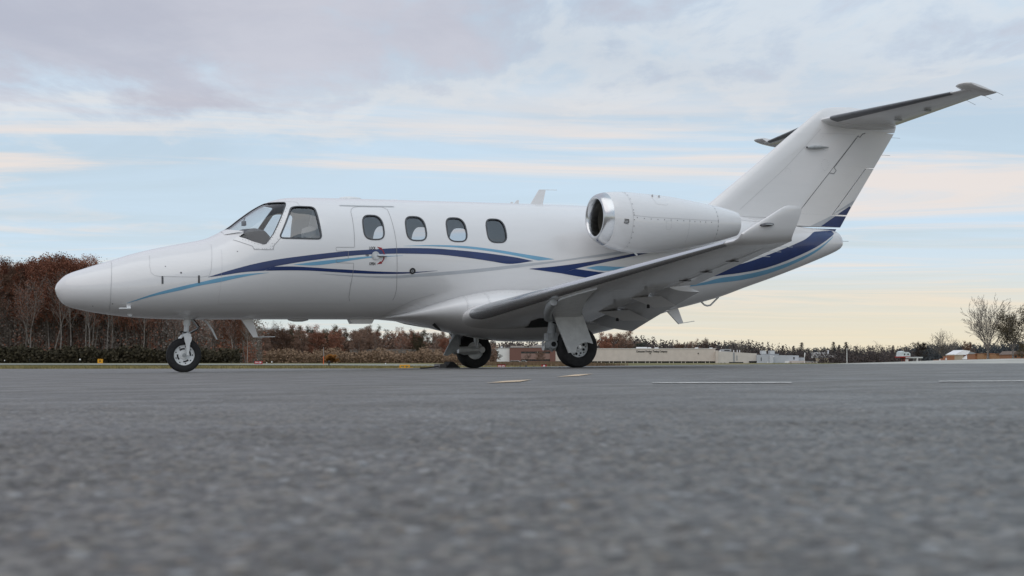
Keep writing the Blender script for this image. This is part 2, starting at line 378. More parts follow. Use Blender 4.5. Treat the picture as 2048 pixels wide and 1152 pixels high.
# ---- asphalt apron: near stones are real relief, farther away the material takes over
def asphalt():
    m = bpy.data.materials.new('asphalt'); m.use_nodes = True
    t = NT(m.node_tree); b = t.n['Principled BSDF']
    co = t.node('ShaderNodeTexCoord').outputs['Object']
    vo = t.node('ShaderNodeTexVoronoi'); t.put(vo.inputs['Vector'], co); vo.inputs['Scale'].default_value = 135; vo.inputs['Randomness'].default_value = 1
    vcol = t.node('ShaderNodeSeparateColor'); t.l.new(vo.outputs['Color'], vcol.inputs[0])
    stone = t.ramp(vcol.outputs[0], .15, .9, 0, 1)
    base = t.mix(stone, (.051, .047, .041), (.196, .180, .158))
    warm = t.ramp(vcol.outputs[1], .86, .97, 0, .55)
    base = t.mix(warm, base, (.22, .17, .12))
    pale = t.ramp(vcol.outputs[2], .93, .99, 0, .7)
    base = t.mix(pale, base, (.32, .33, .34))
    tar = t.ramp(vo.outputs['Distance'], .35, .75, 0, .8)
    base = t.mix(tar, base, (.035, .035, .037))
    big = t.noise(t.mapping(co, scale=(.5, 1, 1)), .55, 6, .62, .4)
    base = t.mix(t.ramp(big, .32, .68, .0, .5), base, (.06, .06, .062))
    mid = t.noise(co, 9.0, 6, .65)
    base = t.mix(t.ramp(mid, .45, .75, 0, .45), base, (.14, .14, .14))
    # seal patches and a few darker damp streaks along the paving lanes
    lane = t.noise(t.mapping(co, (3, 1, 0), (0, 0, .03), (.03, .8, 1)), 1.0, 5, .6, .2)
    base = t.mix(t.ramp(lane, .54, .68, 0, .5), base, (.05, .05, .052))
    t.l.new(base, b.inputs['Base Color'])
    t.l.new(t.ramp(t.noise(co, 3.0, 5, .6), .3, .7, .40, .58), b.inputs['Roughness'])
    b.inputs['Specular IOR Level'].default_value = .7; b.inputs['Specular Tint'].default_value = (1.0, .91, .80, 1)
    bp = t.node('ShaderNodeBump'); bp.inputs['Strength'].default_value = .6; bp.inputs['Distance'].default_value = .004
    h = t.math('ADD', t.math('MULTIPLY', vo.outputs['Distance'], -1.0), t.math('MULTIPLY', t.noise(co, 60, 6, .7), 1.2))
    t.l.new(h, bp.inputs['Height']); t.l.new(bp.outputs[0], b.inputs['Normal'])
    return m
ASPHALT = asphalt()
def value_noise(x, y, seed):
    rs = np.random.RandomState(seed); T = rs.rand(256, 256)
    xi, yi = np.floor(x).astype(int), np.floor(y).astype(int); fx, fy = x-xi, y-yi
    fx, fy = fx*fx*(3-2*fx), fy*fy*(3-2*fy)
    g = lambda i, j: T[i % 256, j % 256]
    return (g(xi, yi)*(1-fx) + g(xi+1, yi)*fx)*(1-fy) + (g(xi, yi+1)*(1-fx) + g(xi+1, yi+1)*fx)*fy
def grid_mesh(name, X, Y, Z):
    ny, nx = X.shape
    idx = np.arange(nx*ny).reshape(ny, nx)
    F = np.stack([idx[:-1, :-1], idx[:-1, 1:], idx[1:, 1:], idx[1:, :-1]], -1).reshape(-1, 4)
    me = bpy.data.meshes.new(name)
    me.vertices.add(nx*ny); me.vertices.foreach_set('co', np.stack([X, Y, Z], -1).astype(np.float32).ravel())
    me.loops.add(len(F)*4); me.loops.foreach_set('vertex_index', F.astype(np.int32).ravel())
    me.polygons.add(len(F)); me.polygons.foreach_set('loop_start', np.arange(0, len(F)*4, 4, dtype=np.int32))
    me.polygons.foreach_set('use_smooth', np.ones(len(F), bool))
    me.update(calc_edges=True)
    return me
ax = np.unique(np.round(np.concatenate([np.linspace(-75, -10, 24), np.linspace(-10, -1.7, 26), np.arange(-.62, .62, .0042), np.arange(-1.7, -.62, .011), np.arange(.62, 1.7, .011), np.linspace(1.7, 10, 26), np.linspace(10, 75, 24)]), 5))
ay = np.unique(np.round(np.concatenate([[-12, -6, -3, -1.5, -.7, -.3, -.1], np.arange(.1, 1.5, .0042), np.arange(1.5, 4.6, .012), np.linspace(4.6, 8, 24), np.linspace(8, 62, 60)]), 5))
AX, AY = np.meshgrid(ax, ay)
AZ = apron_z(AX, AY)
fade = smooth01((1.8-np.abs(AX))/.5)*smooth01((4.5-AY)/3.9)*smooth01((AY-.05)/.1)
rel = (value_noise(AX*150, AY*150, 1)**1.6)*.55 + value_noise(AX*310, AY*310, 2)*.25 + value_noise(AX*38, AY*38, 3)*.45
AZ = AZ + fade*(rel-.62)*.0048
apron = link('apron', grid_mesh('apron', AX, AY, AZ), ASPHALT); apron['kind'] = 'structure'
apron.data.materials.clear(); apron.data.materials.append(ASPHALT)

# ---- painted dashes
def worn_paint(name, c):
    m = bpy.data.materials.new(name); m.use_nodes = True
    t = NT(m.node_tree); b = t.n['Principled BSDF']; co = t.node('ShaderNodeTexCoord').outputs['Object']
    f = t.ramp(t.noise(co, 22.0, 8, .75), .34, .54, .35, 1)
    f = t.math('MULTIPLY', f, t.ramp(t.noise(co, 2.2, 5, .6), .3, .6, .65, 1))
    t.l.new(t.mix(f, (.12, .118, .112), c), b.inputs['Base Color']); b.inputs['Roughness'].default_value = .7
    return m
PAINTW = worn_paint('worn_white_paint', (.72, .70, .66)); PAINTY = worn_paint('worn_yellow_paint', (.70, .52, .34))
def ground_hit(px, py):
    a = at(px, py, 1.0); o = Vector((0, 0, CAM_Z)); d = a-o
    k = 1.0
    for i in range(6000):
        p = o + d*k
        if p.z <= float(apron_z(p.x, p.y)): return p
        k *= 1.002
    return p
def marking(name, corners, m, label):
    P = [ground_hit(*c) for c in corners]
    g = MB(); n = 12; rows = []
    for i in range(n+1):
        t = i/n; a = P[0].lerp(P[1], t); b = P[3].lerp(P[2], t)
        rows.append([(q.x, q.y, float(apron_z(q.x, q.y)) + .0025) for q in (a, b)])
    g.grid(np.array(rows)); o = g.build(name, m, None, None, False); tag(o, kind='structure', label=label)
marking('painted_line', [(1305, 767.6), (1583, 766.8), (1583, 765.7), (1305, 766.4)], PAINTW, 'long thin white painted line on the asphalt right of the jet')
marking('painted_line', [(1878, 764.6), (2100, 763.6), (2100, 762.5), (1878, 763.5)], PAINTW, 'white painted line running off the right edge of the asphalt')
marking('painted_line', [(972, 767.5), (1040, 764.5), (1064, 760), (1010, 763)], PAINTY, 'short yellow painted dash in front of the far main wheel')
marking('painted_line', [(1112, 755), (1158, 752.5), (1188, 748), (1150, 750)], PAINTY, 'short yellow painted dash in front of the near main wheel')

# ---- open ground beyond
GRASSM = bpy.data.materials.new('dry_grass_field'); GRASSM.use_nodes = True
t = NT(GRASSM.node_tree); b = t.n['Principled BSDF']
co = t.node('ShaderNodeTexCoord').outputs['Object']
n1 = t.noise(t.mapping(co, scale=(.05, .02, 1)), 1.0, 8, .65, .3); n2 = t.noise(co, .9, 6, .7)
c = t.mix(t.ramp(n1, .35, .65), (.105, .115, .045), (.215, .175, .085)); c = t.mix(t.ramp(n2, .4, .7, 0, .6), c, (.26, .225, .12))
t.l.new(c, b.inputs['Base Color']); b.inputs['Roughness'].default_value = .95; b.inputs['Specular IOR Level'].default_value = .1
gx = np.unique(np.concatenate([np.linspace(-5000, -400, 14), np.linspace(-400, 500, 60), np.linspace(500, 5000, 14)]))
gy = np.unique(np.concatenate([np.linspace(-3000, -10, 10), np.linspace(-10, 54, 8), np.linspace(55, 400, 60), np.linspace(400, 1500, 24), np.linspace(1500, 9000, 16)]))
GX, GY = np.meshgrid(gx, gy)
GZ = ground_z(GX, GY)
ground = link('ground', grid_mesh('ground', GX, GY, GZ), GRASSM); ground['kind'] = 'structure'
# taller tufts at the edge of the apron
def tuft_field(name, n, xr, yr, h0, h1, m, seed, blade=3, label=None):
    rs = np.random.RandomState(seed)
    x = rs.uniform(*xr, n); y = rs.uniform(*yr, n)
    V = []; F = []
    z = np.maximum(ground_z(x, y), np.where(y < 62, apron_z(x, y)-.03, -9))
    hh = rs.uniform(h0, h1, n); w = hh*.12; a = rs.uniform(0, math.pi, n); lx = rs.normal(0, .3, n)*hh; ly = rs.normal(0, .3, n)*hh
    P = np.stack([np.stack([x-np.cos(a)*w, y-np.sin(a)*w, z], -1), np.stack([x+np.cos(a)*w, y+np.sin(a)*w, z], -1), np.stack([x+lx, y+ly, z+hh], -1)], 1)
    me = bpy.data.meshes.new(name); me.from_pydata(P.reshape(-1, 3).tolist(), [], np.arange(n*3).reshape(-1, 3).tolist())
    o = link(name, me, m); tag(o, label, 'grass', kind='stuff'); return o
STRAW = mat('straw_grass', (.235, .195, .085), .95, var=.45, vscale=.6, spec=.1)
tuft_field('grass_verge', 26000, (-36, 2), (61.5, 80), .05, .16, STRAW, 5, label='strip of yellowed grass along the far edge of the asphalt')
tuft_field('dry_meadow', 22000, (-5, 8), (95, 260), .1, .32, mat('russet_meadow', (.165, .115, .075), .95, var=.4, vscale=.2, spec=.1), 6, label='dry tan meadow grass in front of the brick building')
# ---- runway far behind (pale concrete)
CONC = mat('runway_concrete', (.215, .22, .18), .85, var=.15, vscale=.05)
g = MB(); rows = []
for x, ya, yb in ((-400, 190, 260), (-60, 138, 196), (-30, 124, 180), (-14, 112, 172), (-4.5, 84, 124), (-.6, 63, 90), (2.0, 62.5, 82), (3.2, 62.4, 78)):
    rows.append([(x, y, float(ground_z(x, y)) + .05) for y in np.linspace(ya, yb, 14)])
g.grid(np.array(rows)); o = g.build('runway', CONC, None, 30, False); o['kind'] = 'structure'
# pale bank on the right
BANK = mat('pale_gravel_bank', (.42, .41, .37), .95, var=.15, vscale=.2)
g = MB(); rows = []
for x, h_ in ((30, -.4), (44, .02), (52, .22), (60, .50), (70, .75), (84, .85), (140, .9), (300, .9)):
    rows.append([(x*k, 200*k, ground0 if False else z_) for k, z_ in ((.8, -.45), (.93, h_*.45 - .25 + .0), (1.0, h_), (1.15, h_*.9), (1.6, -.9))])
g.grid(np.array(rows)); o = g.build('gravel_bank', BANK, None, 40, False); o['kind'] = 'structure'

# ================================================================ THE JET
YAW_M = Matrix(((0.91979, 0.39224, -0.01171), (0.39227, -0.91985, 0.0), (0.01077, 0.0046, 0.99993)))
JET_T = Vector((-5.84464, 18.11768, -0.06816))
# aircraft axes (aft, port, up) are right handed once port is mirrored: keep a proper rotation by using starboard = -Y
JROT = Matrix((YAW_M.col[0], -YAW_M.col[1], YAW_M.col[2])).transposed()
JROT = JROT.to_quaternion().to_matrix()
jet = bpy.data.objects.new('business_jet', None); COL.objects.link(jet)
jet.matrix_world = Matrix.Translation(JET_T) @ JROT.to_4x4()
tag(jet, 'white twin-engine business jet with navy and light blue stripes parked on the asphalt', 'jet')
jet.empty_display_size = .5
# everything below is written with Y to port and then mirrored into the empty's frame
def jobj(name, mb, mats, parent=None, smooth=None, recalc=True):
    mb.v = [(x, -y, z) for x, y, z in mb.v]
    mb.f = [f[::-1] for f in mb.f]
    return mb.build(name, mats, parent if parent is not None else jet, smooth, recalc)

# ---- fuselage shell with real window openings
def ring_rows(xs, nph, off=0.0):
    ph = np.linspace(0, 2*np.pi, nph, endpoint=False)
    return [fus(np.full(nph, x), ph, off) for x in xs]
def symwin(cx, hw=.1425, z0=1.748, z1=2.092, n=28):
    pts = []
    zc, hh = (z0+z1)/2, (z1-z0)/2
    for i in range(n):
        a = 2*math.pi*i/n
        c, s = math.cos(a), math.sin(a)
        e = 2/3.1
        w = hw*(1.0 - .06*s)
        pts.append((cx + w*math.copysign(abs(c)**e, c), zc + hh*math.copysign(abs(s)**e, s)))
    return pts
WINX = (4.025, 4.63, 5.222, 5.815)
WINS = [symwin(x) for x in WINX]
def rounded(poly, r=.045, n=5):
    out = []; N = len(poly)
    for i in range(N):
        p0, p, p1 = (Vector(poly[(i+k) % N]) for k in (-1, 0, 1))
        a, b = (p0-p), (p1-p)
        ra = min(r, a.length*.45, b.length*.45)
        A, B = p + a.normalized()*ra, p + b.normalized()*ra
        for j in range(n+1):
            t = j/n
            out.append(tuple(A*(1-t)**2 + p*2*t*(1-t) + B*t*t))
    return out
SIDEW = rounded([(2.735, 1.742), (2.955, 2.178), (3.03, 2.196), (3.265, 2.192), (3.292, 1.738)], .06)
SHLD = rounded([(2.925, 2.262), (2.665, 1.80), (2.55, 1.648), (2.243, 1.765), (2.325, 1.822), (2.16, 1.895), (2.0, 2.15), (2.66, 2.55), (2.68, 2.268)], .03, 4)
xs = np.concatenate([[0, .004, .012, .028, .05, .085], np.linspace(.13, 2.0, 30), np.linspace(2.05, 3.4, 46), np.linspace(3.46, 11.9, 100), [11.98, 12.04, 12.09, 12.125, 12.15, 12.165, 12.17]])
fm = MB()
rr = ring_rows(xs, 96)
rr[0] = np.array([[0.0, .0015*math.sin(a), 1.087 + .0015*math.cos(a)] for a in np.linspace(0, 2*np.pi, 96, endpoint=False)])
fm.loft(rr, 0)
xi = np.concatenate([np.linspace(2.0, 3.4, 24), np.linspace(3.5, 7.6, 40)])
inner = MB(); inner.loft(ring_rows(xi, 64, -.035), 1)
def orient(mb, outward):
    me = mb.mesh('tmp', None, True); return me
def join_meshes(name, parts):
    bm = bmesh.new()
    for mb, flip in parts:
        me = mb.mesh('tmp', None, True)
        k = len(bm.faces)
        bm.from_mesh(me); bm.faces.ensure_lookup_table()
        if flip: bmesh.ops.reverse_faces(bm, faces=bm.faces[k:])
        bpy.data.meshes.remove(me)
    me = bpy.data.meshes.new(name); bm.to_mesh(me); bm.free()
    return me
for mb in (fm, inner): mb.v = [(x, -y, z) for x, y, z in mb.v]
shell = join_meshes('fuselage', [(fm, False), (inner, True)])
cut = MB()
for poly in WINS + [SIDEW]:
    cut.prism(poly, 'y', -1.3, -.25, 2); cut.prism(poly, 'y', .25, 1.3, 2)
cut.prism(SHLD, 'y', -1.3, -.035, 2); cut.prism(SHLD, 'y', .035, 1.3, 2)
sh_o = link('fuselage', shell, [WHITE, CABIN, SEAL])
cu_o = cut.build('cutter', [WHITE, CABIN, SEAL])
md = sh_o.modifiers.new('openings', 'BOOLEAN'); md.operation = 'DIFFERENCE'; md.solver = 'EXACT'; md.object = cu_o
dg = bpy.context.evaluated_depsgraph_get()
me2 = bpy.data.meshes.new_from_object(sh_o.evaluated_get(dg))
bpy.data.objects.remove(sh_o); bpy.data.objects.remove(cu_o)
me2.name = 'fuselage'
for p_ in me2.polygons:
    if p_.material_index == 1 and p_.center.x < 3.55: p_.material_index = 3
me2.polygons.foreach_set('use_smooth', [True]*len(me2.polygons)); me2.set_sharp_from_angle(angle=math.radians(32))
fuselage = link('fuselage', me2, [WHITE, CABIN, SEAL], jet); me2.materials.append(COCKP)

# ---- things that lie on the skin
def poly_range(poly, X):
    zs = []
    n = len(poly)
    for i in range(n):
        (x0, z0), (x1, z1) = poly[i], poly[(i+1) % n]
        if (x0 <= X) != (x1 <= X):
            zs.append(z0 + (z1-z0)*(X-x0)/(x1-x0))
    return (min(zs), max(zs)) if zs else None
def skin_between(xs, zlo, zhi, off, rows=6, ymin=None):
    P = []
    for X, a, b in zip(xs, zlo, zhi):
        pa, pb = float(fus_ph(X, a)), float(fus_ph(X, b))
        if ymin is not None and b >= float(f_top(X)) - .002:
            pb = max(pb, math.asin(min(1, (ymin/float(f_hw(X)))**(EXP/2))))
        P.append(fus(np.full(rows, X), np.linspace(pa, pb, rows), off))
    return np.array(P)
def stripe(name, up, lo, m, off=.0022, n=90):
    ux, uz = zip(*up); lx, lz = zip(*lo)
    xs = np.linspace(max(ux[0], lx[0]), min(ux[-1], lx[-1]), n)
    U = pchip_or_lin(ux, uz)(xs); L = pchip_or_lin(lx, lz)(xs)
    L = np.minimum(L, U - .0004)
    g = MB(); g.grid(skin_between(xs, L, U, off), 0)
    return jobj(name, g, m, fuselage, 40, False)
def pchip_or_lin(x, z):
    x = np.array(x, float); z = np.array(z, float)
    keep = np.concatenate([[True], np.diff(x) > 1e-4]); x, z = x[keep], z[keep]
    return lambda q: np.interp(q, x, z) if len(x) < 3 else smooth_interp(x, z, q)
def smooth_interp(x, z, q):
    """catmull style through the points, but straight where a corner is meant"""
    m = np.gradient(z, x)
    s = np.diff(z)/np.diff(x)
    for i in range(1, len(x)-1):
        if abs(s[i]-s[i-1]) > .25: m[i] = 0; 
    i = np.clip(np.searchsorted(x, q)-1, 0, len(x)-2); h = np.diff(x)[i]; t = np.clip((q-x[i])/h, 0, 1)
    corner = np.zeros(len(x), bool); corner[1:-1] = np.abs(np.diff(s)) > .25
    m0 = np.where(corner[i], s[i], m[i]); m1 = np.where(corner[i+1], s[i], m[i+1])
    m0 = np.where(i == 0, s[0], m0); m1 = np.where(i == len(x)-2, s[-1], m1)
    return (1+2*t)*(1-t)**2*z[i] + t*(1-t)**2*h*m0 + t*t*(3-2*t)*z[i+1] + t*t*(t-1)*h*m1
def dense(poly, step=.03, closed=False):
    out = []; pts = list(poly) + ([poly[0]] if closed else [])
    for a, b in zip(pts, pts[1:]):
        n = max(1, int(math.hypot(b[0]-a[0], b[1]-a[1])/step))
        out += [(a[0]+(b[0]-a[0])*i/n, a[1]+(b[1]-a[1])*i/n) for i in range(n)]
    if not closed: out.append(pts[-1])
    return out
def skin_ribbon(mb, poly, width, off=.003, closed=False, inward=None, mi=0, side=1):
    pts = dense(poly, .03, closed)
    n = len(pts)
    X = np.array([p[0] for p in pts]); Z = np.array([p[1] for p in pts])
    ph = fus_ph(X, Z); P = fus(X, ph, off); N = fus_n(X, ph)
    if closed: T = np.roll(P, -1, 0) - np.roll(P, 1, 0)
    else: T = np.gradient(P, axis=0)
    T /= np.linalg.norm(T, axis=1, keepdims=True) + 1e-9
    S = np.cross(N, T)
    A, B = P + S*width/2, P - S*width/2
    if side < 0: A[:, 1] *= -1; B[:, 1] *= -1
    mb.grid(np.stack([A, B], 1), mi, close_u=closed)
def skin_disc(mb, X, Z, r, off=.003, k=8, mi=0, r2=0.0, a0=0, a1=2*math.pi):
    ph = float(fus_ph(X, Z)); P = fus(np.array([X]), np.array([ph]), off)[0]; N = fus_n(np.array([X]), np.array([ph]))[0]
    u = np.cross((0, 1, 0), N); u = np.array([1.0, 0, 0]) - N*N[0]; u /= np.linalg.norm(u); w = np.cross(N, u)
    if w[2] < 0: w = -w
    full = abs(a1-a0) > 6.2
    an = np.linspace(a0, a1, k+1)[:k if full else k+1]
    ro = [P + r*(math.cos(a)*u + math.sin(a)*w) for a in an]
    if r2 <= 0: mb.add(ro, [tuple(range(len(ro)))], mi)
    else:
        ri = [P + r2*(math.cos(a)*u + math.sin(a)*w) for a in an]; n = len(an)
        mb.add(ro + ri, [(i, (i+1) % n, n+(i+1) % n, n+i) for i in range(n if full else n-1)], mi)
    return P, N, u, w

SM = {'light_a': SKYB, 'navy_main': NAVY, 'navy_low': NAVY, 'light_b': SKYB, 'light_c': SKYB, 'grey_a': GREYP, 'navy_aft': NAVY, 'navy_tail': NAVY, 'light_d': SKYB, 'light_tail': SKYB}
for k, (u, l) in DATA['stripes'].items():
    stripe('stripe', u, l, SM[k])
seams = {'radome': .006, 'baggage': .004, 'frame_a': .002, 'door': .005, 'belly': .002, 'shield_frame': .006, 'shield_roof': .004, 'fairing': .006, 'aft_a': .006}
for k, wd in seams.items():
    g = MB(); skin_ribbon(g, DATA['lines'][k], wd, .0032)
    jobj('door_seam' if k == 'door' else 'panel_seam', g, SEAM if k in ('door', 'shield_frame') else SEAML, fuselage, 40, False)
g = MB()
for X, Z in DATA['rivets']: skin_disc(g, X, Z, .0042, .0035, 6)
rv = jobj('rivets', g, RIVET, fuselage, None, False); rv['kind'] = 'stuff'
# drip rail above the door, hinge latches of the nose bay, key lock
g = MB(); skin_ribbon(g, DATA['rail'], .012, .008); skin_ribbon(g, [(x, z-.008) for x, z in DATA['rail']], .006, .003)
jobj('drip_rail', g, GEARG, fuselage, None, False)
for k in ('latch1', 'latch2'):
    X, Z = DATA['pts'][k]; g = MB()
    skin_ribbon(g, [(X, Z+.05), (X, Z-.05)], .024, .004); skin_ribbon(g, [(X, Z+.05), (X, Z+.02)], .014, .008)
    jobj('latch', g, mat('latch_steel', (.10, .10, .105), .4, .6), fuselage, None, False)
g = MB(); skin_disc(g, *DATA['pts']['dot'], .012, .004, 10); jobj('lock_cylinder', g, RIVET, fuselage, None, False)
for X, Z in ((.44, .86), (.67, .885), (1.3, 1.36), (2.2, 1.56)):
    g = MB(); skin_disc(g, X, Z, .007, .003, 8); jobj('drain_hole', g, BLACKP, fuselage, None, False)
# entry door handle with its red arrows and lettering
hx, hz = DATA['pts']['handle']
g = MB(); P, N, u, w = skin_disc(g, hx, hz, .055, .012, 24)
Pv, Nv = np.array(P), np.array(N)
for rr_, o0, o1 in ((.055, .0, .014), (.042, .014, .02)):
    ring0 = [Pv - Nv*.012 + Nv*o0 + rr_*(math.cos(a)*u + math.sin(a)*w) for a in np.linspace(0, 2*np.pi, 24, endpoint=False)]
    ring1 = [p + Nv*(o1-o0) for p in ring0]
    g.loft([ring0, ring1])
hpts = [Pv + u*.02 + Nv*.012, Pv + u*.07 + Nv*.016 - w*.004, Pv + u*.145 + Nv*.012 - w*.004]
g.tube(hpts, [.016, .02, .017], 10)
jobj('door_handle', g, STEEL, fuselage, 40)
def arrow(sgn):
    g = MB(); n = 14; R0 = .122
    aw = [(.0 + (46*i/n)) for i in range(n+1)]
    ri = []; ro = []
    for a in aw:
        a_ = math.radians(a*sgn + sgn*4)
        ri.append((R0-.007, a_)); ro.append((R0+.007, a_))
    def pt(r, a): return (hx + r*math.cos(a), hz + r*math.sin(a))
    def on(q): return fus(np.array([q[0]]), fus_ph(np.array([q[0]]), np.array([q[1]])), .0042)[0]
    g.grid(np.array([[on(pt(*a)), on(pt(*b))] for a, b in zip(ri, ro)]))
    a2 = math.radians(48*sgn); tip = math.radians(80*sgn)
    g.add([on(pt(R0-.02, a2)), on(pt(R0+.02, a2)), on(pt(R0*.98, tip))], [(0, 1, 2)])
    return g
for sgn in (1, -1):
    jobj('arrow_mark', arrow(sgn), RED, fuselage, None, False)
def skin_text(txt, X, Z, size, m, off=.0042):
    cu = bpy.data.curves.new('t', 'FONT'); cu.body = txt; cu.size = size; cu.resolution_u = 2; cu.offset = .0012
    o = bpy.data.objects.new('t', cu); COL.objects.link(o)
    d = bpy.context.evaluated_depsgraph_get(); me = bpy.data.meshes.new_from_object(o.evaluated_get(d))
    bpy.data.objects.remove(o)
    g = MB(); vs = []
    for vtx in me.vertices:
        x, z = X + vtx.co.x*.62, Z + vtx.co.y
        vs.append(fus(np.array([x]), fus_ph(np.array([x]), np.array([z])), off)[0])
    g.add(vs, [tuple(p.vertices) for p in me.polygons])
    bpy.data.meshes.remove(me)
    return jobj('lettering', g, m, fuselage, None, False)
skin_text('LOCK', 3.94, 1.612, .054, BLACKP); skin_text('OPEN', 3.94, 1.403, .054, BLACKP); skin_text('PUSH', 3.89, 1.522, .03, BLACKP)
# round static port
X, Z = DATA['pts']['port']
g = MB(); skin_disc(g, X, Z, .043, .0045, 24, 0, .018); skin_disc(g, X, Z, .02, .0048, 16, 1); skin_disc(g, X, Z, .009, .0052, 10, 0)
jobj('static_port', g, [BLACKP, STEEL], fuselage, None, False)

# ---- windows: pane + rubber seal, both sides
def pane_patch(poly, off, ymin=None, n=26):
    x0, x1 = min(p[0] for p in poly), max(p[0] for p in poly)
    t = .5 - .5*np.cos(np.linspace(.02, math.pi-.02, n))
    xs = x0 + (x1-x0)*t; lo = []; hi = []; keep = []
    for X in xs:
        r = poly_range(poly, X)
        if r and min(r[1], float(f_top(X))) - r[0] > 1e-4: keep.append(X); lo.append(r[0]); hi.append(min(r[1], float(f_top(X))))
    return skin_between(keep, lo, hi, off, 12, ymin)
def window(poly, gl, nm, seal_w=.02, ymin=None, sides=(1, -1), nseal=True):
    for s in sides:
        g = MB(); P = pane_patch(poly, -.012, ymin)
        if s < 0: P = P.copy(); P[..., 1] *= -1
        g.grid(P, 0)
        w_ = jobj(nm, g, gl, jet, 60, False)
        if nseal:
            q = MB(); skin_ribbon(q, poly, seal_w, .0035, True, side=s)
            jobj('window_seal', q, SEAL, w_, 60, False)
for poly in WINS: window(poly, GLASS, 'cabin_window')
window(SIDEW, GLASS, 'cockpit_side_window', .022)
window(SHLD, SHIELD, 'windshield', .01, .035, nseal=False)
qs = MB()
skin_ribbon(qs, [(2.665, 1.80), (2.80, 2.04), (2.90, 2.215), (2.912, 2.248), (2.90, 2.262), (2.82, 2.264), (2.72, 2.268)], .012, .0035)
skin_ribbon(qs, [(2.25, 1.775), (2.40, 1.70), (2.53, 1.658), (2.56, 1.662), (2.60, 1.71), (2.665, 1.80)], .008, .0035)
jobj('windshield_seal', qs, SEAL, jet, 60, False)
# small white cowl at the foot of the windshield
g = MB(); P = []
for t in np.linspace(0, 1, 10):
    X = 2.10 + .22*t
    z1 = float(f_top(X)) if t < .01 else 1.885 - .06*t; z0 = 1.80 + .018*t
    if t == 0: z1 = 1.868
    pa, pb = float(fus_ph(X, z0)), float(fus_ph(X, z1))
    P.append(fus(np.full(6, X), np.linspace(pa, pb, 6), .006 + .02*t))
g.grid(np.array(P)); jobj('windshield_cowl', g, WHITE, jet, 60, False)

# ---- cockpit and cabin inside
g = MB()   # glareshield hood
rows = []
for X, zt in ((2.13, 1.80), (2.25, 1.86), (2.38, 1.905), (2.52, 1.92), (2.60, 1.90), (2.64, 1.84), (2.64, 1.50)):
    hwid = float(fus(X, fus_ph(X, zt-.05))[1]) - .085
    rows.append([(X, -hwid, 1.5)] + [(X, y*hwid, zt - .07*abs(y)**3) for y in np.linspace(-1, 1, 17)] + [(X, hwid, 1.5)])
g.grid(np.array(rows)); jobj('glareshield', g, COCKP, jet, 50, False)
for sy in (-1, 1):
    g = MB()
    g.prism(rounded([(3.10, 1.10), (3.22, 1.80), (3.36, 1.80), (3.30, 1.10)], .04), 'y', sy*.36-.2, sy*.36+.2)
    if sy < 0: g = MB(); g.prism(rounded([(3.15, 1.10), (3.24, 1.62), (3.38, 1.62), (3.34, 1.10)], .04), 'y', sy*.36-.2, sy*.36+.2)
    seat = jobj('pilot_seat', g, SEAT, jet, 40)
    h = MB(); dz_ = 0 if sy > 0 else -.18; h.prism(rounded([(3.16, 1.78+dz_), (3.17, 1.93+dz_), (3.26, 1.94+dz_), (3.31, 1.90+dz_), (3.30, 1.77+dz_)], .04), 'y', sy*.36-.11, sy*.36+.11); jobj('headrest', h, SEAT, seat, 40)
    c = MB(); c.prism(rounded([(2.82, 1.06), (2.82, 1.2), (3.28, 1.2), (3.28, 1.06)], .04), 'y', sy*.36-.2, sy*.36+.2); jobj('seat_cushion', c, SEAT, seat, 40)
for a_ in (.30, -.56):
    g = MB(); g.prism([(3.62, 1.1), (3.62, 2.1), (3.66, 2.1), (3.66, 1.1)], 'y', a_, a_+.26); jobj('cockpit_divider', g, CABIN, jet)
g = MB(); g.prism([(2.7, .86), (2.7, .9), (7.5, .9), (7.5, .86)], 'y', -.40, .40); jobj('cabin_floor', g, COCKP, jet)
g = MB(); g.tube([(2.46, -.02, 2.10), (2.44, -.02, 2.03)], .008, 6); g.box((2.44, -.02, 2.0), (.05, .08, .06)); jobj('compass', g, COCKP, jet)
for i, X in enumerate((4.9, 5.95, 6.6)):
    for sy in (-1, 1):
        g = MB(); g.prism(rounded([(X, 1.0), (X-.02, 1.28), (X+.02, 1.60), (X+.14, 1.62), (X+.16, 1.0)], .04), 'y', sy*.38-.19, sy*.38+.19)
        jobj('cabin_seat', g, SEAT, jet, 40)

# ---- belly fairing
ft = pchip([4.25, 4.6, 5.0, 5.4, 6.0, 7.2, 7.9, 8.5, 9.0], [.712, .80, .95, 1.08, 1.17, 1.15, 1.02, .88, .85])
fb = pchip([4.25, 4.69, 5.06, 5.35, 5.84, 6.3, 6.8, 7.3, 7.8, 8.5, 9.0], [.708, .672, .604, .536, .44, .385, .38, .43, .53, .72, .845])
fw = pchip([4.25, 4.5, 4.9, 5.3, 5.7, 6.3, 7.2, 7.9, 8.5, 9.0], [.10, .38, .66, .86, .97, 1.02, 1.0, .84, .5, .04])
g = MB(); rings = []
for X in np.linspace(4.26, 8.98, 64):
    zt, zb, hw_ = float(ft(X)), float(fb(X)), float(fw(X)); zm = zb + (zt-zb)*.60
    ring = []
    for a in np.linspace(0, 2*np.pi, 56, endpoint=False):
        s, c = math.sin(a), math.cos(a); e = 2/2.35
        ring.append((X, hw_*math.copysign(abs(s)**e, s), zm + (zt-zm if c > 0 else zm-zb)*math.copysign(abs(c)**e, c)))
    rings.append(ring)
g.loft(rings); fairing = jobj('belly_fairing', g, WHITE, jet, 40)
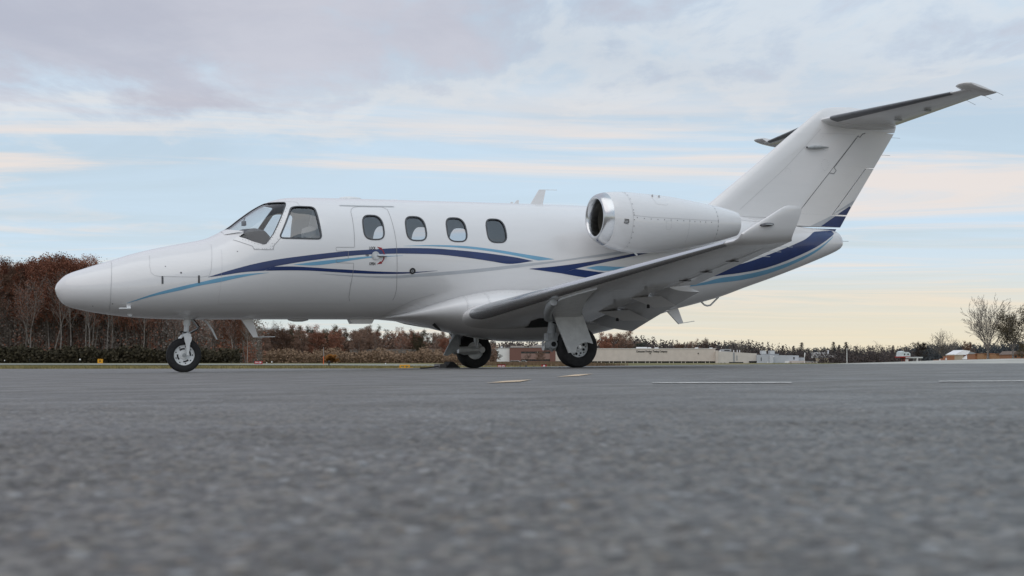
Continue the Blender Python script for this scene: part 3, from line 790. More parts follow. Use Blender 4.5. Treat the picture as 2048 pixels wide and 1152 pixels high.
# fairing joints and their fastener rows
def fair(X, a, off=.003):
    zt, zb, hw_ = float(ft(X)), float(fb(X)), float(fw(X)); zm = zb + (zt-zb)*.60; s, c = math.sin(a), math.cos(a); e = 2/2.35
    return (X, hw_*math.copysign(abs(s)**e, s) + off, zm + (zt-zm if c > 0 else zm-zb)*math.copysign(abs(c)**e, c))
for X0, a0, a1 in ((5.33, 52, 128), (5.62, 50, 92), (6.02, 118, 165)):
    g = MB(); P = np.array([fair(X0, math.radians(q)) for q in np.linspace(a0, a1, 18)]); g.grid(np.stack([P + np.array([.002, 0, 0]), P - np.array([.002, 0, 0])], 1)); jobj('fairing_seam', g, SEAML, fairing, None, False)
g = MB()
for X0, a0, a1, n in ((5.345, 52, 128, 14), (5.635, 52, 90, 7)):
    for q in np.linspace(a0, a1, n):
        p = fair(X0, math.radians(q), .004); g.add([(p[0] + .0045*math.cos(k), p[1], p[2] + .0045*math.sin(k)) for k in np.linspace(0, 2*np.pi, 6, endpoint=False)], [tuple(range(6))])
for X0 in np.linspace(5.2, 6.3, 20):
    p = fair(X0, math.radians(56), .004); g.add([(p[0] + .0045*math.cos(k), p[1], p[2] + .0045*math.sin(k)) for k in np.linspace(0, 2*np.pi, 6, endpoint=False)], [tuple(range(6))])
q_ = jobj('fairing_fasteners', g, SEAML, fairing, None, False); q_['kind'] = 'stuff'
g = MB(); g.loft([[(5.02 + .105*math.cos(a)*s, .33 + .03*math.cos(a) + .085*math.sin(a)*s, .632 - .018*(1-s) - .115*math.cos(a)*s*.9) for a in np.linspace(0, 2*np.pi, 20, endpoint=False)] for s in (1.0, .8)])
jobj('belly_light', g, BLACK, fairing, 40)

# ---- wings
def foil(t=.13, camber=.018, n=22, x1=1.0):
    """closed section, upper from trailing edge to nose then lower back; unit chord"""
    b = .5 - .5*np.cos(np.linspace(0, math.pi, n)); x = b*x1
    th = 5*t*(.2969*np.sqrt(x) - .126*x - .3516*x**2 + .2843*x**3 - .1020*x**4)
    cm = camber*4*x*(1-x)*.9
    up = [(a, c + h) for a, c, h in zip(x, cm, th)]; lo = [(a, c - h) for a, c, h in zip(x, cm, th)]
    return up[::-1] + lo[1:]
def xle(Y): return 5.30 + .095*(Y-1)
def xte(Y): return 7.70 - .194*(Y-1)
def zle(Y): return .745 + .0885*(Y-1)
def winc(Y): return math.radians(2.0 - 3.6*(Y-1)/5.9)
def wsec(Y, x1=1.0, n=22, sgn=1, inner=0.0):
    c = xte(Y)-xle(Y); t = .145 - .025*(Y-1)/5.9; a = winc(Y)
    return [(xle(Y) + (x*math.cos(a) + z*math.sin(a))*c, sgn*Y, zle(Y) + (z*math.cos(a) - x*math.sin(a))*c) for x, z in foil(t, .016, n, x1)]
def wpt(Y, fx, low=True, off=0.0, sgn=1):
    c = xte(Y)-xle(Y); t = .145 - .025*(Y-1)/5.9; a = winc(Y)
    th = 5*t*(.2969*math.sqrt(fx) - .126*fx - .3516*fx**2 + .2843*fx**3 - .1020*fx**4); cm = .016*4*fx*(1-fx)*.9
    z = cm - th if low else cm + th
    return (xle(Y) + (fx*math.cos(a) + z*math.sin(a))*c, sgn*Y, zle(Y) + (z*math.cos(a) - fx*math.sin(a))*c + (-off if low else off))
FL0, FL1 = 1.12, 3.95
def make_wing(sgn):
    g = MB()
    g.loft([wsec(Y, .745, sgn=sgn) for Y in np.linspace(.5, FL1, 14)])
    g.loft([wsec(Y, 1.0, sgn=sgn) for Y in np.linspace(FL1+.004, 6.72, 14)])
    g.loft([wsec(Y, 1.0, sgn=sgn) for Y in np.linspace(.55, FL0-.01, 4)])
    wing = jobj('wing', g, WHITE, jet, 35)
    # polished leading edge
    g = MB(); rows = []
    for Y in np.linspace(1.02, 6.70, 40):
        c = xte(Y)-xle(Y); row = []
        fr = .052 if Y > 1.2 else .052*(.35+.65*(Y-1.02)/.18)
        for s in np.linspace(-1, 1, 17):
            fx = fr*abs(s)**2*(1.0 if s > 0 else .75)
            p = np.array(wpt(Y, fx, s > 0, 0, sgn)); cen = np.array(wpt(Y, .14, True, 0, sgn))*.5 + np.array(wpt(Y, .14, False, 0, sgn))*.5
            d = p-cen; d[1] = 0; d /= np.linalg.norm(d)
            row.append(p + d*.006)
        rows.append(row)
    g.grid(np.array(rows)); jobj('leading_edge', g, BOOT, wing, 60, False)
    # drooped flap
    g = MB(); rings = []
    for Y in np.linspace(FL0, FL1-.02, 8):
        dfl = math.radians(16 - 6*(Y-FL0)/(FL1-FL0))
        c = (xte(Y)-xle(Y)); p0 = np.array(wpt(Y, .735, True, 0, sgn)); p1 = np.array(wpt(Y, .735, False, 0, sgn)); o = p0*.62 + p1*.38
        fc = .285*c; ring = []
        for x, z in foil(.17, .0, 12):
            ring.append((o[0] + (x*math.cos(dfl) + z*math.sin(dfl))*fc + .02*c, sgn*Y, o[2] - .012 + (z*math.cos(dfl) - x*math.sin(dfl))*fc))
        rings.append(ring)
    g.loft(rings); flap = jobj('flap', g, WHITE, wing, 35)
    for Yh in (2.15, 3.25):
        g = MB(); dfl = math.radians(13)
        a = np.array(wpt(Yh, .62, True, .002, sgn)); hw_ = .22
        c = (xte(Yh)-xle(Yh)); b0 = np.array(wpt(Yh, .74, True, .0, sgn))
        tail = b0 + np.array([.285*c*math.cos(dfl)*.92, 0, -.285*c*math.sin(dfl)*.92 - .012])
        mid = b0 + np.array([.12, 0, -.14])
        L = b0 + np.array([.10, -hw_, -.022 - .0885*hw_*sgn]); R_ = b0 + np.array([.10, hw_, -.022 + .0885*hw_*sgn])
        up = b0 + np.array([.05, 0, .03])
        g.add([a, mid, L, R_, tail, up], [(0, 1, 2), (0, 3, 1), (1, 4, 2), (1, 3, 4), (0, 2, 5), (0, 5, 3), (2, 4, 5), (3, 5, 4)])
        fr_ = jobj('flap_track_fairing', g, WHITE, wing, 30)
        g = MB(); g.box(tuple(mid + np.array([-.085, 0, .06])), (.03, .028, .13)); jobj('flap_hinge', g, BLACK, fr_)
    # aileron and flap gaps on the lower skin
    g = MB()
    def strip(pts, w_=.008):
        pts = np.array(pts); T = np.gradient(pts, axis=0); T /= np.linalg.norm(T, axis=1, keepdims=True); S = np.cross(T, (0, 0, 1.0)); S /= np.linalg.norm(S, axis=1, keepdims=True)
        g.grid(np.stack([pts + S*w_/2, pts - S*w_/2], 1))
    strip([wpt(Y, .77, True, .003, sgn) for Y in np.linspace(FL1+.06, 6.45, 20)], .012)
    for Y in (FL1+.06, 6.45): strip([wpt(Y, f, True, .003, sgn) for f in np.linspace(.77, .985, 8)])
    strip([wpt(Y, .70, True, .003, sgn) for Y in np.linspace(FL0, 6.4, 30)], .005)
    for Y in (2.6, 4.4, 5.3, 6.1): strip([wpt(Y, f, True, .003, sgn) for f in np.linspace(.10, .74, 10)], .004)
    jobj('wing_seam', g, SEAML, wing, None, False)
    for Y in (4.45, 5.05, 5.75):
        g = MB(); p = np.array(wpt(Y, .755, True, .006, sgn)); g.box(tuple(p), (.16, .012, .012)); g.box(tuple(p + np.array([.0, .02, 0])), (.03, .05, .014)); jobj('aileron_hinge', g, RIVET, wing)
    # upturned tip
    g = MB(); rings = []
    path = [(6.70, 0.0, 0.0, 0.0, 6.59), (6.88, .008, .0, 0.0, 6.53), (6.96, .03, .0, .5, 6.475), (7.0, .075, .015, 1.0, 6.465), (7.03, .15, .13, 1.15, 6.48), (7.055, .25, .30, 1.25, 6.512), (7.07, .325, .425, 1.28, 6.53), (7.074, .352, .48, 1.28, 6.51), (7.075, .362, .52, 1.28, 6.48)]
    zt0 = zle(6.70)
    for i, (Y, dz, dx, can, xr) in enumerate(path):
        xl = xle(6.7) + dx; c = xr - xl; t = .12 if i < 4 else .10 if i < 7 else .06 if i == 7 else .01
        a = winc(6.7)*(1-min(1, dz/.15))
        ring = []
        for x, z in foil(t, .014*(1-min(1, dz/.2)), 18):
            th = z*c
            ring.append((xl + x*c, sgn*(Y + -math.sin(can)*th*1.0), zt0 + dz + math.cos(can)*th - x*c*math.sin(a)))
        rings.append(ring)
    g.loft(rings); tip = jobj('wing_tip', g, WHITE, wing, 40)
    g = MB(); lc = np.array((6.12, sgn*7.075, zt0 + .165))
    g.loft([[tuple(lc + np.array((.07*math.cos(a)*s, sgn*(h_ - .018 - .02*math.sin(a)*s*.3), .017*math.sin(a)*s + .006*math.cos(a)*s))) for a in np.linspace(0, 2*np.pi, 18, endpoint=False)] for s, h_ in ((1.15, -.01), (1.1, .012), (.7, .02))])
    nl = jobj('navigation_light', g, [RIVET], tip, 40)
    g = MB(); g.box(tuple(lc + np.array((.005, sgn*.012, 0))), (.07, .02, .012)); jobj('light_lens', g, GEARG, nl)
    for Y in (5.9, 6.2, 6.5):
        g = MB(); p = np.array(wpt(Y, .995, True, 0, sgn)); g.tube([tuple(p), tuple(p + np.array([.17, 0, 0]))], .0028, 5); jobj('static_wick', g, GEARG, wing)
    return wing
wings = {s: make_wing(s) for s in (1, -1)}
# thin dark plates on the wing roots, painted as the shade of open wheel wells
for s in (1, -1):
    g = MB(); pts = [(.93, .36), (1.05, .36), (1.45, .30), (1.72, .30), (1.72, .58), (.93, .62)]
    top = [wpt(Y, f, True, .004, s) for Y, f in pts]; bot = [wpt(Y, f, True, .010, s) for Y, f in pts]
    g.loft([top, bot]); jobj('well_shade_plate', g, WELLSHADE, wings[s])

# ---- engine nacelles
NP = [(0.0, .283), (.012, .303), (.04, .326), (.09, .351), (.16, .374), (.26, .397), (.40, .416), (.58, .427), (.78, .422), (1.0, .408), (1.25, .384), (1.5, .347), (1.75, .304), (2.0, .258), (2.2, .214), (2.33, .18)]
NX, NY, NZ = 7.045, 1.36, 2.022
NZO = pchip([0, .3, .7, 1.3, 2.33], [.062, .026, .0, .008, .04])
nr = pchip(*zip(*NP))
TOE = math.radians(2.0)
def npt(s, a, sgn, off=0.0):
    """a = 0 at the top, 90 deg outboard"""
    r = float(nr(s)) + off
    zz = NZ + float(NZO(s))
    return (NX + s + .0*math.cos(a), sgn*(NY + math.sin(a)*r - math.tan(TOE)*s*1.0), zz + math.cos(a)*r)
def make_nacelle(sgn):
    g = MB(); ss = np.concatenate([np.linspace(.135, 2.33, 44)])
    g.loft([[npt(s, a, sgn) for a in np.linspace(0, 2*np.pi, 64, endpoint=False)] for s in ss], 0, False, False)
    # nozzle inside
    ins = [(2.33, .168), (2.2, .165), (1.95, .16)]
    g.loft([[(NX+s, sgn*(NY + math.sin(a)*r - math.tan(TOE)*s), NZ+float(NZO(s)) + math.cos(a)*r) for a in np.linspace(0, 2*np.pi, 64, endpoint=False)] for s, r in [(2.33, .18)] + ins], 1, False, True)
    nac = jobj('engine_nacelle', g, [WHITE, FAN], jet, 40, False)
    # polished lip
    g = MB(); lip = [(.137, float(nr(.137))+.001), (.09, .352), (.04, .327), (.012, .304), (.0, .283), (.006, .268), (.03, .255), (.07, .246), (.12, .241), (.18, .239)]
    g.loft([[(NX+s, sgn*(NY + math.sin(a)*r - math.tan(TOE)*s), NZ+float(NZO(s)) + math.cos(a)*r) for a in np.linspace(0, 2*np.pi, 64, endpoint=False)] for s, r in lip], 0, False, False)
    jobj('intake_lip', g, METAL, nac, 60, False)
    g = MB(); duct = [(.18, .239), (.30, .240), (.52, .25)]
    g.loft([[(NX+s, sgn*(NY + math.sin(a)*r - math.tan(TOE)*s), NZ+float(NZO(s)) + math.cos(a)*r) for a in np.linspace(0, 2*np.pi, 48, endpoint=False)] for s, r in duct], 0, False, True)
    jobj('intake_duct', g, mat('duct_lining', (.10, .095, .08), .5, var=.1), nac, 40, False)
    g = MB(); cx, cy, cz = NX+.46, sgn*(NY-.016), NZ+.02
    for i in range(16):
        a = 2*math.pi*i/16
        b0 = [(cx+.02, .07), (cx-.03, .245)]
        v = []
        for (xx, r), tw in zip(b0, (.16, .10)):
            for d, ox in ((-tw, -.03), (tw, .03)): v.append((xx+ox, cy + math.sin(a+d)*r, cz + math.cos(a+d)*r))
        g.add(v, [(0, 1, 3, 2)])
    fan = jobj('fan', g, FAN, nac, None, False)
    g = MB(); g.loft([[(cx - .13 + s, cy + math.sin(a)*r, cz + math.cos(a)*r) for a in np.linspace(0, 2*np.pi, 20, endpoint=False)] for s, r in ((0, .004), (.03, .035), (.08, .06), (.16, .08))]); jobj('spinner', g, FAN, fan, 40)
    # seams, fasteners, access flaps
    g = MB()
    def nrib(path, w_=.004, off=.0025):
        P = np.array([npt(s, a, sgn, off) for s, a in path]); T = np.gradient(P, axis=0); T /= np.linalg.norm(T, axis=1, keepdims=True)
        C = np.array([(NX+s, sgn*(NY - math.tan(TOE)*s), NZ+float(NZO(s))) for s, a in path]); N = P-C; N /= np.linalg.norm(N, axis=1, keepdims=True); S = np.cross(N, T)
        g.grid(np.stack([P+S*w_/2, P-S*w_/2], 1))
    d = math.radians
    nrib([(.40, d(a)) for a in np.linspace(5, 172, 30)]); nrib([(1.87, d(a)) for a in np.linspace(5, 150, 30)], .003)
    nrib([(s, d(83 + 1.6*s)) for s in np.linspace(.40, 1.87, 30)]); nrib([(1.33, d(a)) for a in np.linspace(84, 140, 14)], .003)
    nrib([(.80, d(22)), (.80, d(40)), (.81, d(52)), (.83, d(56)), (.99, d(56)), (1.01, d(53)), (1.01, d(22))], .003)
    nrib([(.93, d(90)), (.93, d(103)), (.95, d(107)), (1.0, d(107)), (1.02, d(103)), (1.02, d(90)), (.93, d(90))], .0025)
    jobj('nacelle_seam', g, SEAML, nac, None, False)
    g = MB()
    def dot(s, a, r=.0065):
        p = np.array(npt(s, a, sgn, .003)); C = np.array((NX+s, sgn*(NY-math.tan(TOE)*s), NZ+float(NZO(s)))); n = p-C; n /= np.linalg.norm(n); u = np.array((1.0, 0, 0)); w = np.cross(n, u)
        g.add([p + r*(math.cos(q)*u + math.sin(q)*w) for q in np.linspace(0, 2*np.pi, 8, endpoint=False)], [tuple(range(8))])
    for a in (22, 34, 47, 60, 73, 79, 83, 92, 104, 116, 128, 140, 152): dot(.415, d(a))
    for s in np.linspace(.46, 1.34, 9): dot(s, d(86.5+1.6*s))
    for s in (1.43, 1.53, 1.63, 1.74): dot(s, d(87.5+1.6*s))
    for a in (30, 44, 58, 72, 84, 89, 101, 113, 125): dot(1.87, d(a))
    fs = jobj('fasteners', g, RIVET, nac, None, False); fs['kind'] = 'stuff'
    g = MB()
    for s, a in ((.82, 31), (.93, 31)):
        g = MB(); p = np.array(npt(s, d(a), sgn, .004)); g.box(tuple(p), (.012, .03, .045)); jobj('flap_latch', g, SEAML, nac)
    # marking on the cowl
    g = MB()
    for k in range(3): nrib2 = None
    for a0, a1, s0, s1 in ((92.5, 94.0, .27, .33), (95.2, 96.6, .27, .33), (98, 99.4, .27, .33), (100.8, 102, .28, .33), (92.5, 99.4, .33, .338), (98, 102, .265, .273)):
        rows = [[npt(s, d(a), sgn, .003) for a in np.linspace(a0, a1, 4)] for s in (s0, s1)]
        g.grid(np.array(rows))
    jobj('cowl_marking', g, BLACKP, nac, None, False)
    g = MB(); p = np.array(npt(.62, d(180), sgn)); g.tube([tuple(p + np.array([0, 0, .02])), tuple(p + np.array([.05, sgn*.02, -.03]))], .012, 8); jobj('drain_mast', g, GEARW, nac, 40)
    # pylon
    g = MB(); rings = []
    for Y, x0, x1 in ((.45, 7.25, 9.45), (.80, 7.35, 9.35), (1.05, 7.5, 9.2)):
        rings.append([(x0 + x*(x1-x0), sgn*Y, 2.03 + z*(x1-x0)) for x, z in foil(.10, 0, 14)])
    g.loft(rings); jobj('engine_pylon', g, WHITE, jet, 40)
    return nac
for s in (1, -1): make_nacelle(s)

# ---- fin, rudder, tailplane
FIN_LE = [(9.35, 2.30), (9.70, 2.50), (10.53, 3.122), (11.126, 3.585), (11.706, 4.022), (11.80, 4.085), (11.90, 4.132), (12.02, 4.163), (12.17, 4.18), (12.45, 4.185)]
FIN_TE = [(11.30, 2.20), (12.187, 2.228), (12.396, 2.54), (12.883, 3.215), (13.297, 3.794), (13.349, 3.923), (13.30, 3.99), (12.95, 4.12), (12.7, 4.17), (12.45, 4.185)]
zl = [p[1] for p in FIN_LE]; xl_ = [p[0] for p in FIN_LE]
fin_xl = lambda z: float(np.interp(z, zl, xl_))
ztb = [2.15, 2.228, 2.54, 3.215, 3.794, 3.923, 3.99, 4.12, 4.17, 4.185]; xtb = [12.13, 12.187, 12.396, 12.883, 13.297, 13.349, 13.30, 12.95, 12.7, 12.46]
fin_xt = lambda z: float(np.interp(z, ztb, xtb))
HIN = lambda z: float(np.interp(z, [2.19, 2.436, 3.704, 3.77], [11.10, 11.321, 12.51, 12.57]))
def fin_half(x, z):
    xl, xt = fin_xl(z), fin_xt(z); c = max(xt-xl, 1e-4); f = min(1, max(0, (x-xl)/c)); t = .105 if z < 3.9 else .105
    h_ = 5*t*c*(.2969*math.sqrt(f) - .126*f - .3516*f*f + .2843*f**3 - .1020*f**4)
    h_ = min(h_, .105) + .002
    return h_*min(1.0, math.sqrt(max(0, (4.188-z))/.10))
def fin_grid(zs, xa, xb, n, name, parent, z_top_cap=False):
    g = MB(); rings = []
    for z in zs:
        a, b = xa(z), xb(z); xsn = a + (b-a)*(.5-.5*np.cos(np.linspace(0, math.pi, n)))
        ring = [(x, fin_half(x, z), z) for x in xsn] + [(x, -fin_half(x, z), z) for x in xsn[::-1]]
        rings.append(ring)
    g.loft(rings); return jobj(name, g, WHITE, parent, 35)
zs_low = np.linspace(2.12, 3.70, 30); zs_top = np.concatenate([np.linspace(3.81, 4.1, 10), [4.13, 4.15, 4.165, 4.176, 4.183, 4.187]])
fin = fin_grid(zs_low, fin_xl, lambda z: HIN(z)-.006, 20, 'fin', jet)
fin_grid(np.array([3.70, 3.75, 3.81]), fin_xl, lambda z: (12.50 if z < 3.72 else 12.56 if z < 3.79 else fin_xt(z)), 20, 'fin_panel', fin)
fin_grid(zs_top, fin_xl, fin_xt, 24, 'fin_cap', fin)
TABX = lambda z: float(np.interp(z, [2.402, 3.206], [12.0, 12.715]))
zr = np.concatenate([[2.205, 2.26, 2.33, 2.395]]); 
rud = fin_grid(np.linspace(2.205, 2.396, 5), lambda z: HIN(z)+.008, fin_xt, 16, 'rudder', jet)
fin_grid(np.linspace(2.3965, 3.204, 12), lambda z: HIN(z)+.008, lambda z: TABX(z)-.016, 16, 'rudder_mid_panel', rud)
fin_grid(np.linspace(3.2045, 3.79, 9), lambda z: HIN(z)+.008, lambda z: fin_xt(z)-.004, 16, 'rudder_upper_panel', rud)
tab = fin_grid(np.linspace(2.408, 3.194, 10), lambda z: TABX(z)+.006, fin_xt, 10, 'trim_tab', rud)
def fin_patch(poly, m, parent, off=.0025, nm='stripe', ypos=1):
    z0, z1 = min(p[1] for p in poly), max(p[1] for p in poly); P = []
    sw = [(b, a) for a, b in poly]
    for z in np.linspace(z0+1e-4, z1-1e-4, 22):
        r = poly_range(sw, z)
        if r: P.append([(x, ypos*(fin_half(x, z)+off), z) for x in np.linspace(r[0], r[1], 10)])
    g = MB(); g.grid(np.array(P)); return jobj(nm, g, m, parent, 40, False)
for s in (1, -1):
    fin_patch([(11.76, 2.208), (12.02, 2.362), (12.06, 2.385), (12.288, 2.385), (12.17, 2.208)], NAVY, rud, ypos=s)
    fin_patch([(12.105, 2.414), (12.365, 2.56), (12.388, 2.535), (12.30, 2.414)], NAVY, tab, ypos=s)
    fin_patch([(11.55, 2.208), (11.99, 2.392), (12.055, 2.392), (11.755, 2.208)], GREYP, rud, ypos=s)
    fin_patch([(12.02, 2.418), (12.37, 2.566), (12.42, 2.59), (12.46, 2.66), (12.075, 2.455)], GREYP, tab, off=.002, ypos=s)
g = MB()
def finrib(path, w_, off=.0025):
    P = np.array([(x, fin_half(x, z)+off, z) for x, z in dense(path, .06)]); T = np.gradient(P, axis=0); T /= np.linalg.norm(T, axis=1, keepdims=True); S = np.cross((0, 1.0, 0), T)
    g.grid(np.stack([P+S*w_/2, P-S*w_/2], 1))
finrib(DATA['fin_line'], .004); finrib([(9.9, 2.32), (10.5, 2.315), (11.05, 2.31)], .006); finrib([(11.75, 3.70), (12.0, 3.72), (12.45, 3.73)], .003)
jobj('fin_seam', g, SEAML, fin, None, False)
g = MB(); finrib([(x, z) for x, z in DATA['hinge'][:8]], .016); finrib([(11.924, 3.076), (11.398, 2.513)], .007); finrib([(12.51, 3.704), (12.018, 3.169)], .009)
jobj('rudder_gap', g, SEAM, fin, None, False)
g = MB()
for cx, cz, r_, a0, a1 in ((11.83, 3.20, .075, 0, 360), (11.12, 3.04, .06, 0, 180), (11.85, 3.55, .10, 120, 300)):
    for a in np.arange(a0, a1, 24):
        x, z = cx + r_*math.cos(math.radians(a))*.9, cz + r_*math.sin(math.radians(a))*1.2
        y = fin_half(x, z)+.003; g.add([(x + .005*math.cos(q), y, z + .005*math.sin(q)) for q in np.linspace(0, 2*np.pi, 6, endpoint=False)], [tuple(range(6))])
rr2 = jobj('fin_fasteners', g, SEAML, fin, None, False); rr2['kind'] = 'stuff'
g = MB()   # tail floodlight arm on the fin
yb = fin_half(11.6, 3.47)
g.tube([(11.47, yb+.03, 3.462), (11.54, yb+.045, 3.468), (11.70, yb+.045, 3.476), (11.90, yb+.01, 3.488)], [.012, .030, .030, .006], 12)
lamp = jobj('logo_light', g, GEARG, fin, 40)
g = MB(); g.tube([(11.46, yb+.03, 3.462), (11.475, yb+.035, 3.463)], .014, 10); jobj('light_lens', g, BLACK, lamp, 40)
for z in (3.73, 3.43):
    g = MB(); x = fin_xt(z); g.tube([(x-.01, 0, z), (x+.17, 0, z)], .003, 5); jobj('static_wick', g, GEARG, rud)
# tailplane
def stsec(Y, sgn, cut0=0.0, cut1=1.0):
    f = (Y-.12)/2.5
    xl = 11.80 + .68*f; xr = 13.30 - .335*(Y-.12)/2.7; z0 = 3.935 + .060*f; c = xr-xl
    return xl, xr, z0, c
def make_stab(sgn):
    g = MB(); g.loft([[(stsec(Y, sgn)[0] + x*stsec(Y, sgn)[3], sgn*Y, stsec(Y, sgn)[2] + z*stsec(Y, sgn)[3]) for x, z in foil(.095, 0, 20)] for Y in np.linspace(.02, 2.66, 14)])
    st = jobj('tailplane', g, WHITE, jet, 35)
    g = MB(); rows = []
    for Y in np.linspace(.26, 2.42, 20):
        xl, xr, z0, c = stsec(Y, sgn); row = []
        for s in np.linspace(-1, 1, 15):
            fx = .105*s*s + 1e-5; th = 5*.095*(.2969*math.sqrt(fx) - .126*fx - .3516*fx**2)*c
            row.append((xl + fx*c - .004, sgn*Y, z0 + (-th-.003 if s > 0 else th+.003)))
        rows.append(row)
    g.grid(np.array(rows)); jobj('deicing_boot', g, DEICE, st, 60, False)
    # elevator horn at the tip
    g = MB(); rings = []
    for Y, k in ((2.56, .7), (2.66, 1.0), (2.74, 1.0), (2.80, .85), (2.835, .4)):
        x0, x1 = 12.36 + (1-k)*.15, 12.945 - (1-k)*.02
        rings.append([(x0 + x*(x1-x0), sgn*(Y), 4.062 - .115*x + z*.62*k + .012*(Y-2.56)) for x, z in foil(.13, 0, 14)])
    g.loft(rings); jobj('elevator_horn', g, WHITE, st, 40)
    g = MB(); rows = []
    for Y in np.linspace(.35, 2.6, 14):
        xl, xr, z0, c = stsec(Y, sgn); fx = .66; th = 5*.095*(.2969*math.sqrt(fx) - .126*fx - .3516*fx**2 + .2843*fx**3 - .1020*fx**4)*c
        rows.append([(xl + fx*c - .004, sgn*Y, z0-th-.003), (xl + fx*c + .004, sgn*Y, z0-th-.003)])
    g.grid(np.array(rows)); jobj('elevator_gap', g, SEAML, st, None, False)
    for Y in (.75, 1.45):
        xl, xr, z0, c = stsec(Y, sgn); g = MB(); g.box((xl+.66*c, sgn*Y, z0-.055*c*.95), (.12, .03, .03)); jobj('elevator_hinge', g, GEARG, st)
    for Y in (2.05, 2.45, 2.74):
        xl, xr, z0, c = stsec(Y, sgn); g = MB(); g.tube([(xr-.01, sgn*Y, z0-.0), (xr+.16, sgn*Y, z0-.06)], .003, 5); jobj('static_wick', g, GEARG, st)
    # root fairing
    g = MB(); rings = []
    for X, hw_, hh in ((11.72, .004, .004), (11.80, .085, .05), (11.95, .17, .085), (12.25, .26, .105), (12.7, .27, .10), (13.05, .18, .07), (13.30, .03, .03)):
        rings.append([(X, sgn*hw_*max(0, math.cos(a))*1.0 if True else 0, 3.935 - .02 + hh*math.sin(a)) for a in np.linspace(-math.pi/2, math.pi/2, 18)])
    g.loft(rings); jobj('tailplane_fairing', g, WHITE, st, 50)
for s in (1, -1): make_stab(s)
# strake that closes the tail cone under the rudder
g = MB(); rings = []
for z, x0, x1, h_ in ((2.05, 10.6, 12.02, .10), (2.15, 10.75, 12.08, .07), (2.178, 10.9, 12.10, .045)):
    rings.append([(x0 + x*(x1-x0), y*h_*2.2, z) for x, y in foil(.3, 0, 12)])
g.loft(rings); jobj('tail_cone_strake', g, NAVY, jet, 40)
g = MB(); g.tube([(12.14, 0, 1.98), (12.33, 0, 1.985)], .004, 5); jobj('static_wick', g, GEARG, jet)

# ---- aerials and probes
def slab(name, poly, half, m, y=0.0, parent=None):
    g = MB(); g.loft([[(x, y-half, z) for x, z in poly], [(x, y-half*.4+half*.4, z) for x, z in poly], [(x, y+half, z) for x, z in poly]])
    return jobj(name, g, m, parent, 30)
o = slab('vhf_aerial', [(6.66, 2.37), (6.865, 2.37), (6.925, 2.622), (6.82, 2.622)], .012, WHITE); 
g = MB(); g.tube([(6.83, 0, 2.622), (7.11, 0, 2.628)], .005, 6); jobj('whip', g, GEARW, o)
slab('small_aerial', [(6.40, 2.38), (6.49, 2.38), (6.492, 2.455), (6.465, 2.455)], .008, WHITE); slab('small_aerial', [(6.33, 2.38), (6.40, 2.38), (6.40, 2.425), (6.37, 2.425)], .008, WHITE)
for x0, x1, h_ in ((3.77, 4.09, .035), (4.50, 4.65, .022)):
    g = MB(); xm, a_, zb = (x0+x1)/2, (x1-x0)/2, 2.372
    g.loft([[(xm + a_*s*math.cos(q), .6*a_*s*math.sin(q), zb + hh) for q in np.linspace(0, 2*np.pi, 24, endpoint=False)] for s, hh in ((1.02, -.02), (1, h_*.55), (.86, h_*.9), (.55, h_*1.15))])
    jobj('satellite_aerial', g, GEARW, jet, 40)
o = slab('belly_aerial', [(2.385, .72), (2.545, .72), (2.625, .462), (2.56, .457)], .014, WHITE); g = MB(); g.tube([(2.58, 0, .461), (2.86, 0, .466)], .006, 6); jobj('whip', g, GEARW, o)
o = slab('aft_aerial', [(8.90, .87), (9.12, .90), (9.215, .662), (9.14, .636)], .014, WHITE); g = MB(); g.tube([(9.15, 0, .645), (9.42, 0, .684)], .005, 6); jobj('whip', g, GEARW, o)
g = MB(); g.loft([[(3.18 + .16*s*math.cos(q), .1*s*math.sin(q), .712 - hh) for q in np.linspace(0, 2*np.pi, 20, endpoint=False)] for s, hh in ((1, 0), (.85, .025), (.4, .042))]); jobj('belly_blister', g, WHITE, jet, 40)
slab('transponder_housing', [(3.885, .72), (4.255, .72), (4.215, .642), (3.925, .642)], .07, WHITE)
g = MB(); g.tube([(9.54, 0, .99), (9.60, 0, .937), (9.65, 0, .922), (9.71, 0, .93), (9.86, 0, 1.06)], .014, 8); jobj('tie_down_loop', g, WHITE, jet, 40)
yp = float(fus(.86, fus_ph(.86, .86))[1])
g = MB(); g.loft([[(X-.032, yp-.02, .885), (X+.032, yp-.02, .885), (X+.022, yp+.03, .835), (X-.022, yp+.03, .835)] for X in (.861,)] + [[(.845, yp+.045, .815), (.885, yp+.045, .815), (.88, yp+.05, .822), (.85, yp+.05, .822)]])
g.tube([(.885, yp+.045, .826), (.74, yp+.045, .823)], .008, 8); jobj('pitot_probe', g, GEARW, jet, 30)
slab('temperature_probe', [(.84, .80), (.945, .79), (.93, .735), (.893, .735)], .01, GEARW, .20)

